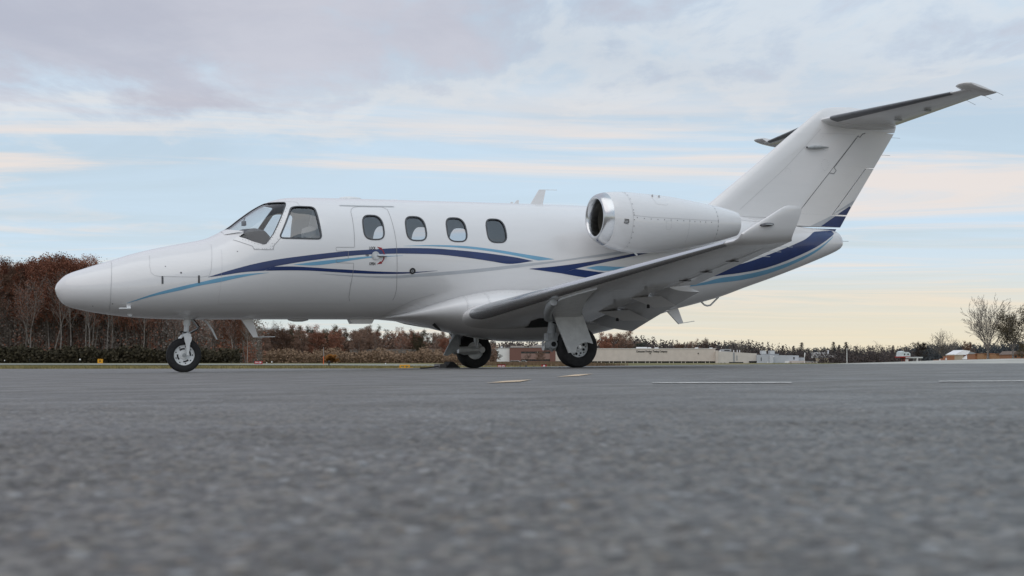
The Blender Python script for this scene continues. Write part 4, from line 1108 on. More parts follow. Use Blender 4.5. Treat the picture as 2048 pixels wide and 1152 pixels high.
# ---- landing gear
def wheel(parent, c, R, W, rim_r, rimm, sgn=1, nose=False):
    o = (c[0], c[1], c[2])
    g = MB(); h = W/2
    prof = [(-h*.72, rim_r*.98), (-h*.86, rim_r*1.03), (-h*.98, rim_r*1.14), (-h, (rim_r+R)/2), (-h*.92, R*.93), (-h*.72, R*.985), (-h*.40, R), (h*.40, R), (h*.72, R*.985), (h*.92, R*.93), (h, (rim_r+R)/2), (h*.98, rim_r*1.14), (h*.86, rim_r*1.03), (h*.72, rim_r*.98)]
    rings = []
    for a, r in prof:
        ring = []
        for q in np.linspace(0, 2*np.pi, 56, endpoint=False):
            x, z = math.cos(q)*r, math.sin(q)*r
            z = max(z, -(c[2]) + .001)
            ring.append((o[0]+x, o[1]+a, o[2]+z))
        rings.append(ring)
    rings.append(rings[0]); g.loft(rings, 0, False, False)
    for gr in (-.22, .22):
        pass
    ty = jobj('tyre', g, RUBBER, parent, 40)
    g = MB()
    pr = [(-h*.70, rim_r), (-h*.62, rim_r*.93), (-h*.40, rim_r*.86), (-h*.36, rim_r*.45), (-h*.55, rim_r*.36), (-h*.55, .01)]
    full = [(a, r) for a, r in pr] ; back = [(-a, r) for a, r in pr][::-1]
    g.lathe([(a, r) for a, r in full], o, 'y', 40, 0, False, True); g.lathe([(a, r) for a, r in back], o, 'y', 40, 0, True, False)
    g.lathe([(-h*.7, rim_r), (h*.7, rim_r)], o, 'y', 40, 0, False, False)
    rim = jobj('wheel_rim', g, rimm, parent, 40)
    g = MB(); n = 4 if nose else 9
    yy = o[1] + sgn*h*.395
    for i in range(n):
        a0 = 2*math.pi*i/n + .3
        if nose:
            ring = [(o[0] + r*math.cos(a), yy, o[2] + r*math.sin(a)) for r, rev in ((rim_r*.68, 0), (rim_r*.54, 1)) for a in (np.linspace(a0-.42, a0+.42, 9) if not rev else np.linspace(a0+.42, a0-.42, 9))]
        else:
            cx, cz = o[0] + rim_r*.66*math.cos(a0), o[2] + rim_r*.66*math.sin(a0)
            ring = [(cx + .13*rim_r*math.cos(q)*(.7 if i % 2 else 1), yy, cz + .13*rim_r*math.sin(q)*(.7 if i % 2 else 1)) for q in np.linspace(0, 2*np.pi, 12, endpoint=False)]
        g.loft([[(x, y-.003, z) for x, y, z in ring], [(x, y+.004, z) for x, y, z in ring]])
    for i in range(9):
        a = 2*math.pi*i/9; cx, cz = o[0] + rim_r*.80*math.cos(a), o[2] + rim_r*.80*math.sin(a)
        g.lathe([(0, .008), (.006, .008)], (cx, o[1] + sgn*h*.44 - (.0 if sgn > 0 else .006), cz), 'y', 8)
    jobj('rim_slots', g, BLACK, rim)
    g = MB(); g.lathe([(-h*1.1, rim_r*.17), (h*1.1, rim_r*.17)], o, 'y', 20); g.lathe([(-h*1.2, rim_r*.10), (h*1.2, rim_r*.10)], o, 'y', 16); jobj('hub', g, STEEL if not nose else GEARG, rim, 40)
    return ty
# nose gear
nx = 1.632
g = MB(); g.tube([(1.690, 0, .78), (1.672, 0, .62)], .046, 18); g.tube([(1.676, 0, .66), (1.660, 0, .50)], .034, 18)
nose_gear = jobj('nose_gear', g, GEARW, jet, 40)
g = MB()
for s in (1, -1):
    ys = s*.085
    poly = [(1.618, .478), (1.66, .50), (1.70, .485), (1.722, .455), (1.718, .42), (1.700, .38), (1.690, .30), (1.680, .225), (1.655, .225), (1.652, .30), (1.640, .38), (1.628, .42)]
    g.prism(poly, 'y', ys-.014, ys+.014)
g.prism([(1.60, .47), (1.60, .49), (1.66, .52), (1.715, .50), (1.715, .465), (1.66, .475)], 'y', -.085, .085)
g.prism([(1.572, .445), (1.58, .47), (1.605, .482), (1.64, .475), (1.64, .462), (1.605, .466), (1.592, .445)], 'y', -.08, .08)
jobj('fork', g, GEARW, nose_gear, 35)
g = MB(); g.tube([(1.735, .02, .70), (1.825, .02, .585), (1.70, .02, .515)], .011, 8); g.tube([(1.735, -.03, .70), (1.825, -.03, .585), (1.70, -.03, .515)], .011, 8); jobj('torque_link', g, GEARG, nose_gear, 40)
g = MB(); g.tube([(1.75, .03, .71), (1.79, .035, .66), (1.832, .035, .60), (1.80, .03, .56), (1.70, .03, .51)], .007, 6); g.tube([(1.66, .05, .52), (1.60, .06, .535), (1.57, .05, .53)], .008, 6); jobj('hydraulic_hose', g, BLACK, nose_gear, 40)
g = MB(); g.lathe([(-.05, .045), (.05, .045)], (1.668, 0, .50), 'y', 14); g.tube([(1.663, 0, .525), (1.660, 0, .48)], .05, 16); jobj('steering_collar', g, GEARG, nose_gear, 40)
g = MB(); rows = []
for t, (x0, z0, x1, z1) in enumerate(((1.865, .715, 1.895, .715), (1.935, .668, 1.978, .664), (2.01, .575, 2.05, .566), (2.065, .478, 2.098, .462), (2.092, .432, 2.112, .434))):
    rows.append([(x0, -.10 - .012*t, z0), (x1, -.11 - .012*t, z1), (x1, -.122 - .012*t, z1+.004), (x0, -.112 - .012*t, z0+.004)])
g.loft(rows); jobj('nose_gear_door', g, GEARW, nose_gear, 30)
wheel(nose_gear, (nx, 0, .226), .2285, .112, .138, GEARW, 1, True)
# main gear, trailing link type
def main_gear(s):
    yg = 1.80
    g = MB()
    g.tube([(6.235, s*yg, .99), (6.205, s*yg, .76)], .062, 18); g.tube([(6.21, s*yg, .80), (6.185, s*yg, .60)], .048, 18); g.tube([(6.19, s*yg, .62), (6.155, s*yg, .40)], .062, 18)
    g.loft([[(6.155 + dx*.075, s*(yg+dy*.055), z) for dx, dy in ((-1, -1), (1, -1), (1, 1), (-1, 1))] for z in (.46, .36)])
    g.lathe([(-.085, .058), (.085, .058)], (6.155, s*yg, .315), 'y', 20)
    g.loft([[(6.155 + dx*.05, s*(yg+dy*.05), z) for dx, dy in ((-1, -1), (1, -1), (1, 1), (-1, 1))] for z in (.38, .27)])
    gear = jobj('main_gear', g, GEARG, jet, 35)
    g = MB(); g.tube([(6.195, s*yg, .605), (6.19, s*yg, .585)], .066, 18); g.lathe([(-.092, .034), (.092, .034)], (6.155, s*yg, .315), 'y', 18); jobj('pivot_pin', g, BLACK, gear, 40)
    g = MB()   # trailing arm and shock
    g.tube([(6.15, s*yg, .30), (6.30, s*(yg-.04), .25), (6.50, s*(yg-.055), .27)], [.05, .045, .05], 14)
    arm = jobj('trailing_arm', g, GEARW, gear, 40)
    g = MB(); g.tube([(6.10, s*(yg-.06), .38), (6.06, s*(yg-.06), .34), (6.065, s*(yg-.06), .29)], .012, 8); g.tube([(6.145, s*(yg+.02), .27), (6.165, s*(yg+.02), .215)], [.045, .012], 12); jobj('link_lug', g, GEARG, gear, 40)
    g = MB(); g.tube([(6.13, s*(yg-.20), .285), (6.30, s*(yg-.20), .285)], .052, 16); g.tube([(6.30, s*(yg-.20), .285), (6.52, s*(yg-.18), .285)], [.036, .030], 14); g.lathe([(-.03, .05), (.03, .05)], (6.53, s*(yg-.18), .285), 'y', 18); g.tube([(6.42, s*(yg-.20), .62), (6.44, s*(yg-.19), .40)], .038, 14); g.tube([(6.44, s*(yg-.19), .40), (6.46, s*(yg-.18), .30)], .02, 10)
    jobj('shock_strut', g, GEARW, gear, 40)
    wheel(gear, (6.497, s*1.87, .276), .28, .185, .142, GEARW, s)
    # leg door hangs outboard of the wheel
    yd = 2.03
    poly = [(6.085, .70), (6.505, .70), (6.675, .315), (6.64, .322), (6.585, .335), (6.52, .328), (6.46, .305), (6.425, .265), (6.41, .205), (6.345, .20), (6.31, .195)]
    g = MB(); tw = lambda x, z: s*(yd - .05*(.70-z) + .015*math.sin((x-6.1)*6))
    g.loft([[(x, tw(x, z)-s*.012, z) for x, z in poly], [(x, tw(x, z)+s*.012, z) for x, z in poly]])
    jobj('gear_door', g, GEARW, gear, 30)
    up = [(2.05, .33), (2.55, .19), (3.2, .075), (3.6, .078), (4.05, .09), (3.75, .15), (3.4, .225), (3.0, .315), (2.6, .40), (2.25, .475), (1.95, .545)]
    g = MB(); g.loft([[wpt(Y, f, True, .001, s) for Y, f in up], [wpt(Y, f, True, .020 + .02*(3.6-Y)/1.6*(Y < 3.6), s) for Y, f in up]]); jobj('upper_gear_door', g, GEARW, gear, 30)
    g = MB(); g.tube([(6.20, s*1.80, .72)] + [tuple(np.array(wpt(Y, f, True, .035, s))) for Y, f in ((2.0, .30), (2.4, .205), (2.8, .115), (3.08, .065))], [.055, .055, .055, .055, .045], 14); jobj('leg_fairing', g, GEARG, gear, 40)
    g = MB(); g.prism([(6.08, .700), (6.51, .700), (6.51, .711), (6.08, .711)], 'y', s*yd-.018, s*yd+.018); jobj('door_hinge', g, SEAM, gear)
    poly2 = [(5.90, .52), (5.80, .36), (5.73, .20), (5.80, .19), (5.98, .30), (5.96, .42)]
    g = MB(); tz = lambda z: s*(1.10 - .25*(z-.52))
    g.loft([[(x, tz(z)-.01, z) for x, z in poly2], [(x, tz(z)+.01, z) for x, z in poly2]])
    if s < 0: jobj('inner_gear_door', g, GEARG, gear, 30)
    g = MB(); g.tube([(6.62, s*1.72, .70), (6.62, s*1.72, .62)], .014, 8); g.tube([(6.62, s*1.72, .63), (6.66, s*1.72, .47)], .006, 6); g.tube([(6.64, s*1.72, .55), (6.665, s*1.72, .46)], .012, 8); jobj('brake_line', g, GEARW, gear, 40)
    return gear
for s in (1, -1): main_gear(s)

# ================================================================ TREES
def foliage(name, c1, c2, trans=.35):
    m = bpy.data.materials.new(name); m.use_nodes = True
    t = NT(m.node_tree); b = t.n['Principled BSDF']
    geo = t.node('ShaderNodeNewGeometry'); oi = t.node('ShaderNodeObjectInfo')
    f = t.math('ADD', t.math('MULTIPLY', geo.outputs['Random Per Island'], .75), t.math('MULTIPLY', oi.outputs['Random'], .45))
    f = t.math('SUBTRACT', f, .1, clamp=True)
    t.l.new(t.mix(f, c1, c2), b.inputs['Base Color'])
    b.inputs['Roughness'].default_value = .85; b.inputs['Specular IOR Level'].default_value = .15
    MATS[name] = m
    return m
RUST = foliage('rust_leaves', (.155, .062, .042), (.33, .155, .098))
BROWN = foliage('brown_leaves', (.10, .062, .047), (.25, .155, .108))
DULL = foliage('dull_olive_leaves', (.032, .030, .016), (.085, .07, .036))
DARKG = foliage('dark_evergreen_needles', (.020, .026, .022), (.048, .056, .044))
OLIVE = foliage('late_leaves', (.05, .042, .025), (.13, .10, .055))
BARK = mat('grey_bark', (.20, .178, .16), .9, var=.35, vscale=1.5, spec=.15)
BARKP = mat('pale_bark', (.33, .305, .28), .9, var=.3, vscale=1.5, spec=.15)
BARKD = mat('dark_bark', (.060, .048, .040), .9, var=.3, vscale=1.5, spec=.15)

class Tree:
    def __init__(s, seed): s.r = random.Random(seed); s.V = []; s.F = []; s.LV = []; s.LF = []; s.tips = []
    def seg(s, a, b, ra, rb, k):
        t = (b-a).normalized(); u = Vector((0,0,1)) if abs(t.z) < .9 else Vector((1,0,0))
        u = (u - t*u.dot(t)).normalized(); w = t.cross(u); n = len(s.V)
        for c, r in ((a, ra), (b, rb)):
            for j in range(k):
                q = 2*math.pi*j/k; s.V.append(tuple(c + (u*math.cos(q) + w*math.sin(q))*r))
        for j in range(k): s.F.append((n+j, n+(j+1) % k, n+k+(j+1) % k, n+k+j))
    def limb(s, p, d, L, r, depth, P):
        R = s.r; n = max(2, int(P['segs'][min(depth, len(P['segs'])-1)]))
        k = 7 if depth == 0 else 5 if depth == 1 else 3
        q = p.copy(); pts = [q.copy()]
        for i in range(n):
            d = (d + Vector((R.gauss(0, 1), R.gauss(0, 1), R.gauss(0, .6)))*P['wob'] + Vector((0, 0, P['up'][min(depth, len(P['up'])-1)]))).normalized()
            q2 = q + d*L/n
            r0 = r*(1 - (i/n)*(1-P['tip'])); r1 = r*(1 - ((i+1)/n)*(1-P['tip']))
            s.seg(q, q2, max(r0, P['rmin']), max(r1, P['rmin']), k)
            q = q2; pts.append(q.copy())
        if depth >= P['leaf_from']: s.tips.append(q.copy()); s.tips.append(pts[len(pts)//2])
        if depth < P['depth']:
            c = P['kids'][min(depth, len(P['kids'])-1)]
            for i in range(c):
                f = P['start'][min(depth, len(P['start'])-1)] + (1-P['start'][min(depth, len(P['start'])-1)])*((i + R.random())/c)
                j = min(int(f*n), n-1); fr = f*n-j
                o = pts[j].lerp(pts[j+1], min(1, fr))
                dd = (pts[j+1]-pts[j]).normalized()
                az = R.uniform(0, 2*math.pi) if depth else i*2.4 + R.uniform(-.5, .5)
                side = Vector((math.cos(az), math.sin(az), 0)); side = (side - dd*side.dot(dd)).normalized()
                sp = math.radians(R.uniform(*P['spread'][min(depth, len(P['spread'])-1)]))
                nd = (dd*math.cos(sp) + side*math.sin(sp)).normalized()
                ll = L*P['ratio'][min(depth, len(P['ratio'])-1)]*(1-.55*f*P['conic'])*R.uniform(.75, 1.15)
                s.limb(o, nd, ll, r*(1-f*(1-P['tip']))*P['rr'], depth+1, P)
    def leaves(s, per, spread, size, prob=1.0):
        R = s.r
        for t in s.tips:
            if R.random() > prob: continue
            for i in range(per):
                c = t + Vector((R.gauss(0, spread), R.gauss(0, spread), R.gauss(0, spread*.8)))
                a = Vector((R.gauss(0, 1), R.gauss(0, 1), R.gauss(0, 1))).normalized(); b = a.orthogonal().normalized()*size*R.uniform(.6, 1.3)
                a = a*size*R.uniform(.6, 1.3); n = len(s.LV)
                s.LV += [tuple(c-a), tuple(c+b*.7), tuple(c+a), tuple(c-b*.7)]; s.LF.append((n, n+1, n+2, n+3))
    def meshes(s, nm):
        w = bpy.data.meshes.new(nm+'_wood'); w.from_pydata(s.V, [], s.F); w.polygons.foreach_set('use_smooth', [True]*len(s.F)); w.update()
        l = None
        if s.LV: l = bpy.data.meshes.new(nm+'_leaves'); l.from_pydata(s.LV, [], s.LF); l.update()
        return w, l
def make_tree(seed, H, P, per=0, spread=.4, size=.2, prob=1.0, rad=None, lean=.03):
    T = Tree(seed); T.limb(Vector((0, 0, -.3)), Vector((T.r.gauss(0, lean), T.r.gauss(0, lean), 1)), H*P.get('trunk', 1.0), rad or H*.011, 0, P)
    if per: T.leaves(per, spread, size, prob)
    return T.meshes('tree')
WOODP = dict(segs=(9, 5, 3, 2), wob=.07, up=(.02, .05, .03), tip=.18, rmin=.016, depth=3, leaf_from=2, kids=(17, 6, 3), start=(.38, .2, .2), spread=((25, 60), (25, 60), (20, 60)), ratio=(.34, .5, .5), conic=.7, rr=.5)
BAREP = dict(WOODP, kids=(15, 6, 4), start=(.45, .25, .2), spread=((18, 45), (20, 50), (20, 50)), wob=.06)
ROUNDP = dict(segs=(6, 5, 3, 2), wob=.09, up=(.02, .04, .02), tip=.25, rmin=.018, depth=3, leaf_from=2, kids=(14, 7, 4), start=(.22, .2, .2), spread=((30, 75), (25, 60), (20, 60)), ratio=(.52, .5, .5), conic=.6, rr=.5)
VASEP = dict(segs=(3, 9, 6, 3, 2), wob=.05, up=(.0, .055, .04, .03, .02), tip=.26, rmin=.04, depth=4, leaf_from=3, kids=(10, 11, 6, 4), start=(.5, .16, .15, .15), spread=((12, 58), (20, 48), (20, 50), (20, 55)), ratio=(3.1, .42, .46, .5), conic=.35, rr=.6, trunk=.22)
def conifer(seed, H, W):
    R = random.Random(seed); T = Tree(seed); T.seg(Vector((0,0,-.3)), Vector((0,0,H)), H*.012, .02, 6)
    n = int(H*9)
    for i in range(n):
        f = (i+R.random())/n; z = H*(.06 + .94*f); L = W*(1-f)**.8*R.uniform(.6, 1.1) + .1; a = R.uniform(0, 2*math.pi)
        tip = Vector((math.cos(a)*L, math.sin(a)*L, z - L*.22)); T.seg(Vector((0,0,z)), tip, .03, .012, 3)
        for j in range(9):
            q = Vector((0,0,z)).lerp(tip, R.uniform(.25, 1)); T.tips.append(q)
    T.leaves(1, .2, .2, .8)
    return T.meshes('conifer')
def place(name, wood, leaf, wm, lm, loc, rz, sc, label, cat='tree', group=None, crown='crown'):
    o = empty(name, loc, rz); o.scale = sc if isinstance(sc, tuple) else (sc, sc, sc)
    tr = bpy.data.objects.new('trunk', wood); COL.objects.link(tr); tr.parent = o
    if not wood.materials: wood.materials.append(wm)
    if tr.material_slots[0].material != wm: tr.material_slots[0].link = 'OBJECT'; tr.material_slots[0].material = wm
    if leaf:
        cr = bpy.data.objects.new(crown, leaf); COL.objects.link(cr); cr.parent = o
        if not leaf.materials: leaf.materials.append(lm)
        if cr.material_slots[0].material != lm: cr.material_slots[0].link = 'OBJECT'; cr.material_slots[0].material = lm
    tag(o, label, cat, group); return o
RND = random.Random(77)
W_tall = [make_tree(10+i, 18, dict(WOODP, kids=(19, 7, 3)), 9, .5, .15, .95) for i in range(4)]
W_sparse = [make_tree(30+i, 18, WOODP, 4, .5, .15, .7) for i in range(3)]
W_bare = [make_tree(50+i, 17, BAREP, 2, .4, .12, .25) for i in range(4)]
W_round = [make_tree(70+i, 13, ROUNDP, 8, .45, .17, .9) for i in range(4)]
W_roundbare = [make_tree(80+i, 12, ROUNDP) for i in range(2)]
HT = {w_.name: max(max(v.co.z for v in w_.vertices), np.percentile([v.co.z for v in l_.vertices], 99.7) if l_ else 0) for S_ in (W_tall, W_sparse, W_bare, W_round, W_roundbare) for w_, l_ in S_}
def gz(x, y): return float(ground_z(x, y))
# wood behind the nose: back rows rust, front rows bare trunks
rows = [(231, 18, 'bare'), (235, 16, 'bare'), (240, 15, 'tall'), (247, 16, 'tall'), (256, 15, 'sparse'), (266, 14, 'tall'), (280, 14, 'sparse')]
for D, n, kind in rows:
    for i in range(n):
        px = -90 + (i+.5)*600/n + RND.uniform(-22, 22)
        x = (px-1024)/FPX*D
        k = kind
        if px > 300 and k == 'tall' and RND.random() < .55: k = 'bare' if RND.random() < .5 else 'sparse'
        S = {'bare': W_bare, 'tall': W_tall, 'sparse': W_sparse}[k]; wd, lf = RND.choice(S)
        top = float(np.interp(px, [-90, 60, 130, 220, 330, 430, 520], [522, 515, 508, 522, 560, 590, 622])) + RND.uniform(-2, 22)
        H = (at(px, top, D).z - gz(x, D)); sc = H/HT[wd.name]*(1.0 if k != 'bare' else .88)
        pale = k == 'bare' and RND.random() < .2
        lab = {'tall': 'tall rust-leaved tree in the dense wood behind the jet nose', 'sparse': 'half bare brown tree in the dense wood behind the jet nose', 'bare': 'leafless grey-trunked tree in front of the wood behind the jet nose'}[k]
        if pale: lab = 'leafless pale-trunked tree in front of the wood behind the jet nose'
        grp = {'tall': 'rust-leaved trees in the left wood', 'sparse': 'half bare trees in the left wood', 'bare': 'leafless trees of the left wood'}[k] if not pale else 'pale-trunked trees of the left wood'
        lm = {'tall': RUST if RND.random() < .8 else BROWN, 'sparse': BROWN if RND.random() < .6 else DULL, 'bare': RUST}[k]
        place('woodland_tree', wd, lf, BARKP if pale else (BARK if RND.random() < .6 else BARKD), lm, (x, D + RND.uniform(-3, 3), gz(x, D)), RND.uniform(0, 6.28), (sc*RND.uniform(.85, 1.15), sc*RND.uniform(.85, 1.15), sc), lab, 'tree', grp)
# wood that runs on under the belly
for D, n, kind in ((322, 18, 'mix'), (332, 20, 'mix'), (345, 20, 'mix'), (360, 20, 'mix')):
    for i in range(n):
        px = 400 + (i+.5)*580/n + RND.uniform(-16, 16); x = (px-1024)/FPX*D
        top = float(np.interp(px, [380, 480, 560, 640, 700, 780, 850, 980], [630, 640, 648, 650, 652, 655, 662, 676])) + RND.uniform(-5, 14)
        H = at(px, top, D).z - gz(x, D)
        r = RND.random()
        if r < .62: (wd, lf), base, k = RND.choice(W_round), 13.6, 0
        elif r < .82: (wd, lf), base, k = RND.choice(W_sparse), 18.2, 1
        else: (wd, lf), base, k = RND.choice(W_roundbare), 12.5, 2
        sc = H/HT[wd.name]
        lab = ('round russet tree in the wood seen under the belly', 'thin brown tree in the wood seen under the belly', 'leafless grey tree in the wood seen under the belly')[k]
        place('woodland_tree', wd, lf, BARK if RND.random() < .7 else BARKP, RND.choice((RUST, BROWN, BROWN, DULL)), (x, D + RND.uniform(-4, 4), gz(x, D)), RND.uniform(0, 6.28), (sc*RND.uniform(.85, 1.1), sc*RND.uniform(.85, 1.1), sc), lab, 'tree', ('russet trees under the belly', 'thin trees under the belly', 'leafless trees under the belly')[k])
# brush, hedge and understorey: nobody could count the stems
def brush(name, n, xr, yr, hfun, m, seed, label, size=.14, cat='bushes', zoff=0.0, stems=True):
    R = random.Random(seed); V = []; F = []
    for i in range(n):
        x, y = R.uniform(*xr), R.uniform(*yr); h = hfun(x, y)*R.uniform(.45, 1.08); z = gz(x, y) + zoff
        for j in range(7):
            c = Vector((x + R.gauss(0, .35), y + R.gauss(0, .35), z + h*R.random()**.75))
            a = Vector((R.gauss(0, 1), R.gauss(0, 1), R.gauss(0, 1))).normalized(); b = a.orthogonal().normalized()*size*R.uniform(.6, 1.5); a = a*size*R.uniform(.6, 1.5)
            k = len(V); V += [tuple(c-a), tuple(c+b), tuple(c+a), tuple(c-b)]; F.append((k, k+1, k+2, k+3))
        if stems:
            k = len(V); q = Vector((R.gauss(0, .4), R.gauss(0, .3), h*1.05)); V += [(x-.02, y, z), (x+.02, y, z), (x+q.x, y+q.y, z+q.z)]; F.append((k, k+1, k+2))
    me = bpy.data.meshes.new(name); me.from_pydata(V, [], F); me.update()
    o = link(name, me, m); tag(o, label, cat, kind='stuff'); return o
HEDGE = foliage('dark_hedge_leaves', (.022, .020, .014), (.070, .058, .034))
TWIG = foliage('bare_twig_mass', (.145, .122, .105), (.32, .275, .24))
SCRUB = foliage('russet_scrub', (.11, .076, .052), (.27, .18, .115))
brush('hedge', 4200, (-105, -44), (224, 229), lambda x, y: 2.35 + .35*math.sin(x*.7) + .2*math.sin(x*2.3), HEDGE, 3, 'long low dark hedge at the foot of the left wood', .20)
brush('understorey', 14500, (-110, -51), (240, 290), lambda x, y: 10.5 + 1.8*math.sin(x*.5), TWIG, 4, 'tangle of bare brown saplings filling the left wood', .17)
brush('rust_understorey', 2200, (-110, -48), (238, 275), lambda x, y: 8 + 3.5*math.sin(x*.9), RUST, 14, 'rust-coloured young growth between the trunks of the left wood', .16)
brush('scrub', 5200, (-80, -6), (300, 318), lambda x, y: 2.6 + .5*math.sin(x*.6) + .3*math.sin(x*1.9), SCRUB, 7, 'russet scrub in front of the wood seen under the belly', .20)
brush('saplings', 5200, (-84, -4), (326, 352), lambda x, y: 6.0 + 1.2*math.sin(x*.4), BROWN, 8, 'grey saplings filling the wood seen under the belly', .22)
# far wood on the horizon, one continuous dark mass
def far_wood(name, n, x0, x1, D0, D1, h0, h1, m, seed, label):
    R = random.Random(seed); V = []; F = []
    for i in range(n):
        x = R.uniform(x0, x1); y = R.uniform(D0, D1); h = R.uniform(h0, h1)*(1 + .22*math.sin(x*.021) + .12*math.sin(x*.083+2)); z = gz(x, y); w = h*R.uniform(.16, .30)
        for j in range(30):
            f = R.random(); rr_ = w*(1-f)**.6*R.uniform(.3, 1.0) + .15; a = R.uniform(0, 6.28); c = Vector((x + rr_*math.cos(a), y + rr_*math.sin(a), z + h*(.04+.96*f)))
            s_ = h*.055*R.uniform(.6, 1.4)*(1.15-f*.7); d = Vector((R.gauss(0, 1), R.gauss(0, .5), R.gauss(0, 1))).normalized(); b = d.orthogonal().normalized()*s_; d = d*s_; k = len(V)
            V += [tuple(c-d), tuple(c+b), tuple(c+d), tuple(c-b)]; F.append((k, k+1, k+2, k+3))
    me = bpy.data.meshes.new(name); me.from_pydata(V, [], F); me.update(); o = link(name, me, m); tag(o, label, 'wood', kind='stuff'); return o
FARG = foliage('far_evergreens', (.028, .033, .038), (.060, .064, .066))
FARB = foliage('far_bare_wood', (.045, .038, .038), (.10, .078, .07))
far_wood('far_evergreen_wood', 3600, 60, 460, 940, 1060, 10.0, 13.5, FARG, 21, 'dark evergreen wood along the horizon at right')
far_wood('far_brown_wood', 900, 20, 250, 860, 900, 8.0, 13.5, FARB, 22, 'bare brown wood behind the long beige building')
far_wood('far_brown_wood', 700, -80, 17, 640, 700, 7.0, 10.5, FARB, 23, 'grey-brown wood above the roof of the brick building')
# trees that stand out one by one
def stand(name, kind, px, top, base, D, wm, lm, label, width=None, group=None):
    wd, lf, H0 = kind
    b = at(px, base, D); H = at(px, top, D).z - b.z; s = H/H0
    return place(name, wd, lf, wm, lm, (b.x, D, b.z), RND.uniform(0, 6.28), (s*(width or 1), s*(width or 1), s), label, 'tree', group)
def meas(wl): return (wl[0], wl[1], max(v.co.z for v in wl[0].vertices))
vase1 = meas(make_tree(203, 20, dict(VASEP, rmin=.034, kids=(13, 10, 5, 2), spread=((6, 46), (18, 42), (20, 45), (20, 50))), rad=.46, lean=.0)); vase2 = meas(make_tree(207, 14, dict(VASEP, kids=(13, 9, 4, 2), rmin=.028, spread=((10, 66), (20, 45), (20, 45), (20, 50))), rad=.30, lean=.0))
leafy = meas(make_tree(211, 16, dict(VASEP, kids=(7, 8, 5, 3)), 5, .55, .17, .55, rad=.32, lean=.03))
stand('bare_tree', vase1, 1976, 586, 718, 240, BARK, None, 'tallest bare spreading tree, before the orange brick sheds at far right', 1.0)
stand('leafy_tree', leafy, 2026, 606, 718, 236, BARK, OLIVE, 'tree with clumps of dark late leaves at the right edge', 1.0)
stand('bare_tree', vase2, 1888, 657, 726, 420, BARK, None, 'smaller bare rounded tree left of the white gabled roof', 1.25)
rb = [meas(t_) for t_ in W_round]; rbb = [meas(t_) for t_ in W_roundbare]
stand('bare_tree', meas(make_tree(221, 12, ROUNDP, rad=.12)), 1757, 680, 727, 520, BARKD, None, 'bare bushy tree before the evergreen wood, right of the lamp post', 1.2)
stand('bare_tree', rbb[1], 1722, 687, 727, 640, BARKD, None, 'low bare tree just left of the bushy bare tree at right', 1.0)
stand('dark_tree', rb[2], 1845, 683, 727, 560, BARKD, FARB, 'dark dense tree beside the pale canopy at right', 1.1)
stand('drooping_tree', rb[0], 1936, 682, 722, 330, BARKD, BROWN, 'brown drooping tree beside the white gabled roof', 1.0)
stand('dark_tree', rb[1], 2052, 682, 722, 260, BARKD, OLIVE, 'dark tree behind the brown house at the right edge', 1.0)
stand('russet_tree', rb[0], 1213, 664, 727, 800, BARK, RUST, 'red-leaved tree above the left end of the beige building', 1.1)
stand('russet_tree', rb[1], 1250, 660, 727, 800, BARK, BROWN, 'broad brown tree behind the beige building, next to the red one', 1.2)
stand('evergreen_tree', rb[2], 1276, 684, 727, 790, BARK, DARKG, 'small dark green tree behind the beige building', 1.0)
stand('russet_tree', rb[3], 1388, 678, 727, 800, BARK, BROWN, 'left one of two round brown trees above the beige building', 1.0)
stand('russet_tree', rb[1], 1416, 676, 727, 800, BARK, BROWN, 'right one of two round brown trees above the beige building', 1.0)
stand('russet_tree', rb[2], 1358, 686, 727, 810, BARK, BROWN, 'low brown tree above the middle of the beige building', 1.0)
stand('bare_tree', vase2, 1478, 678, 727, 820, BARK, None, 'wispy bare tree above the stepped end of the beige building', 1.2)
con = [meas(conifer(300+i, 13, 2.4)) for i in range(3)]
for i, (px, top, lab) in enumerate(((1604, 685, 'pointed evergreen above the grey shed end'), (1667, 684, 'pointed evergreen behind the white flat-roofed buildings'), (1679, 690, 'slim evergreen between two taller evergreens left of the lamp post'), (1692, 684, 'pointed evergreen behind the lamp post'), (1713, 693, 'small evergreen right of the lamp post'), (1787, 691, 'small pointed evergreen left of the red kiosk'), (1566, 691, 'small evergreen above the grey shed roof'), (1588, 692, 'small evergreen left of the taller one above the grey shed'))):
    stand('evergreen_tree', con[i % 3], px, top, 727, 930, BARKD, FARB, lab, 1.8)
stand('small_tree', meas(make_tree(230, 6, ROUNDP, 5, .25, .12, .8, rad=.09)), 993, 698, 728, 560, BARKD, DULL, 'small dark bushy tree in front of the white wall', 1.3)
stand('bare_shrub', meas(make_tree(231, 6, dict(ROUNDP, kids=(16, 7, 4)), 2, .25, .09, .5, rad=.07)), 1051, 704, 728, 540, BARKD, BROWN, 'left bare shrub before the brick building', 1.1)
stand('bare_shrub', meas(make_tree(232, 6, dict(ROUNDP, kids=(18, 7, 4)), 3, .25, .10, .6, rad=.07)), 1076, 701, 728, 540, BARKD, BROWN, 'right fuller shrub before the brick building', 1.2)
stand('orange_bush', meas(make_tree(233, 3, ROUNDP, 8, .22, .12, .9, rad=.05)), 663, 710, 727, 296, BARKD, foliage('orange_leaves', (.22, .09, .02), (.42, .19, .045)), 'bright orange autumn bush at the edge of the scrub', 1.6)

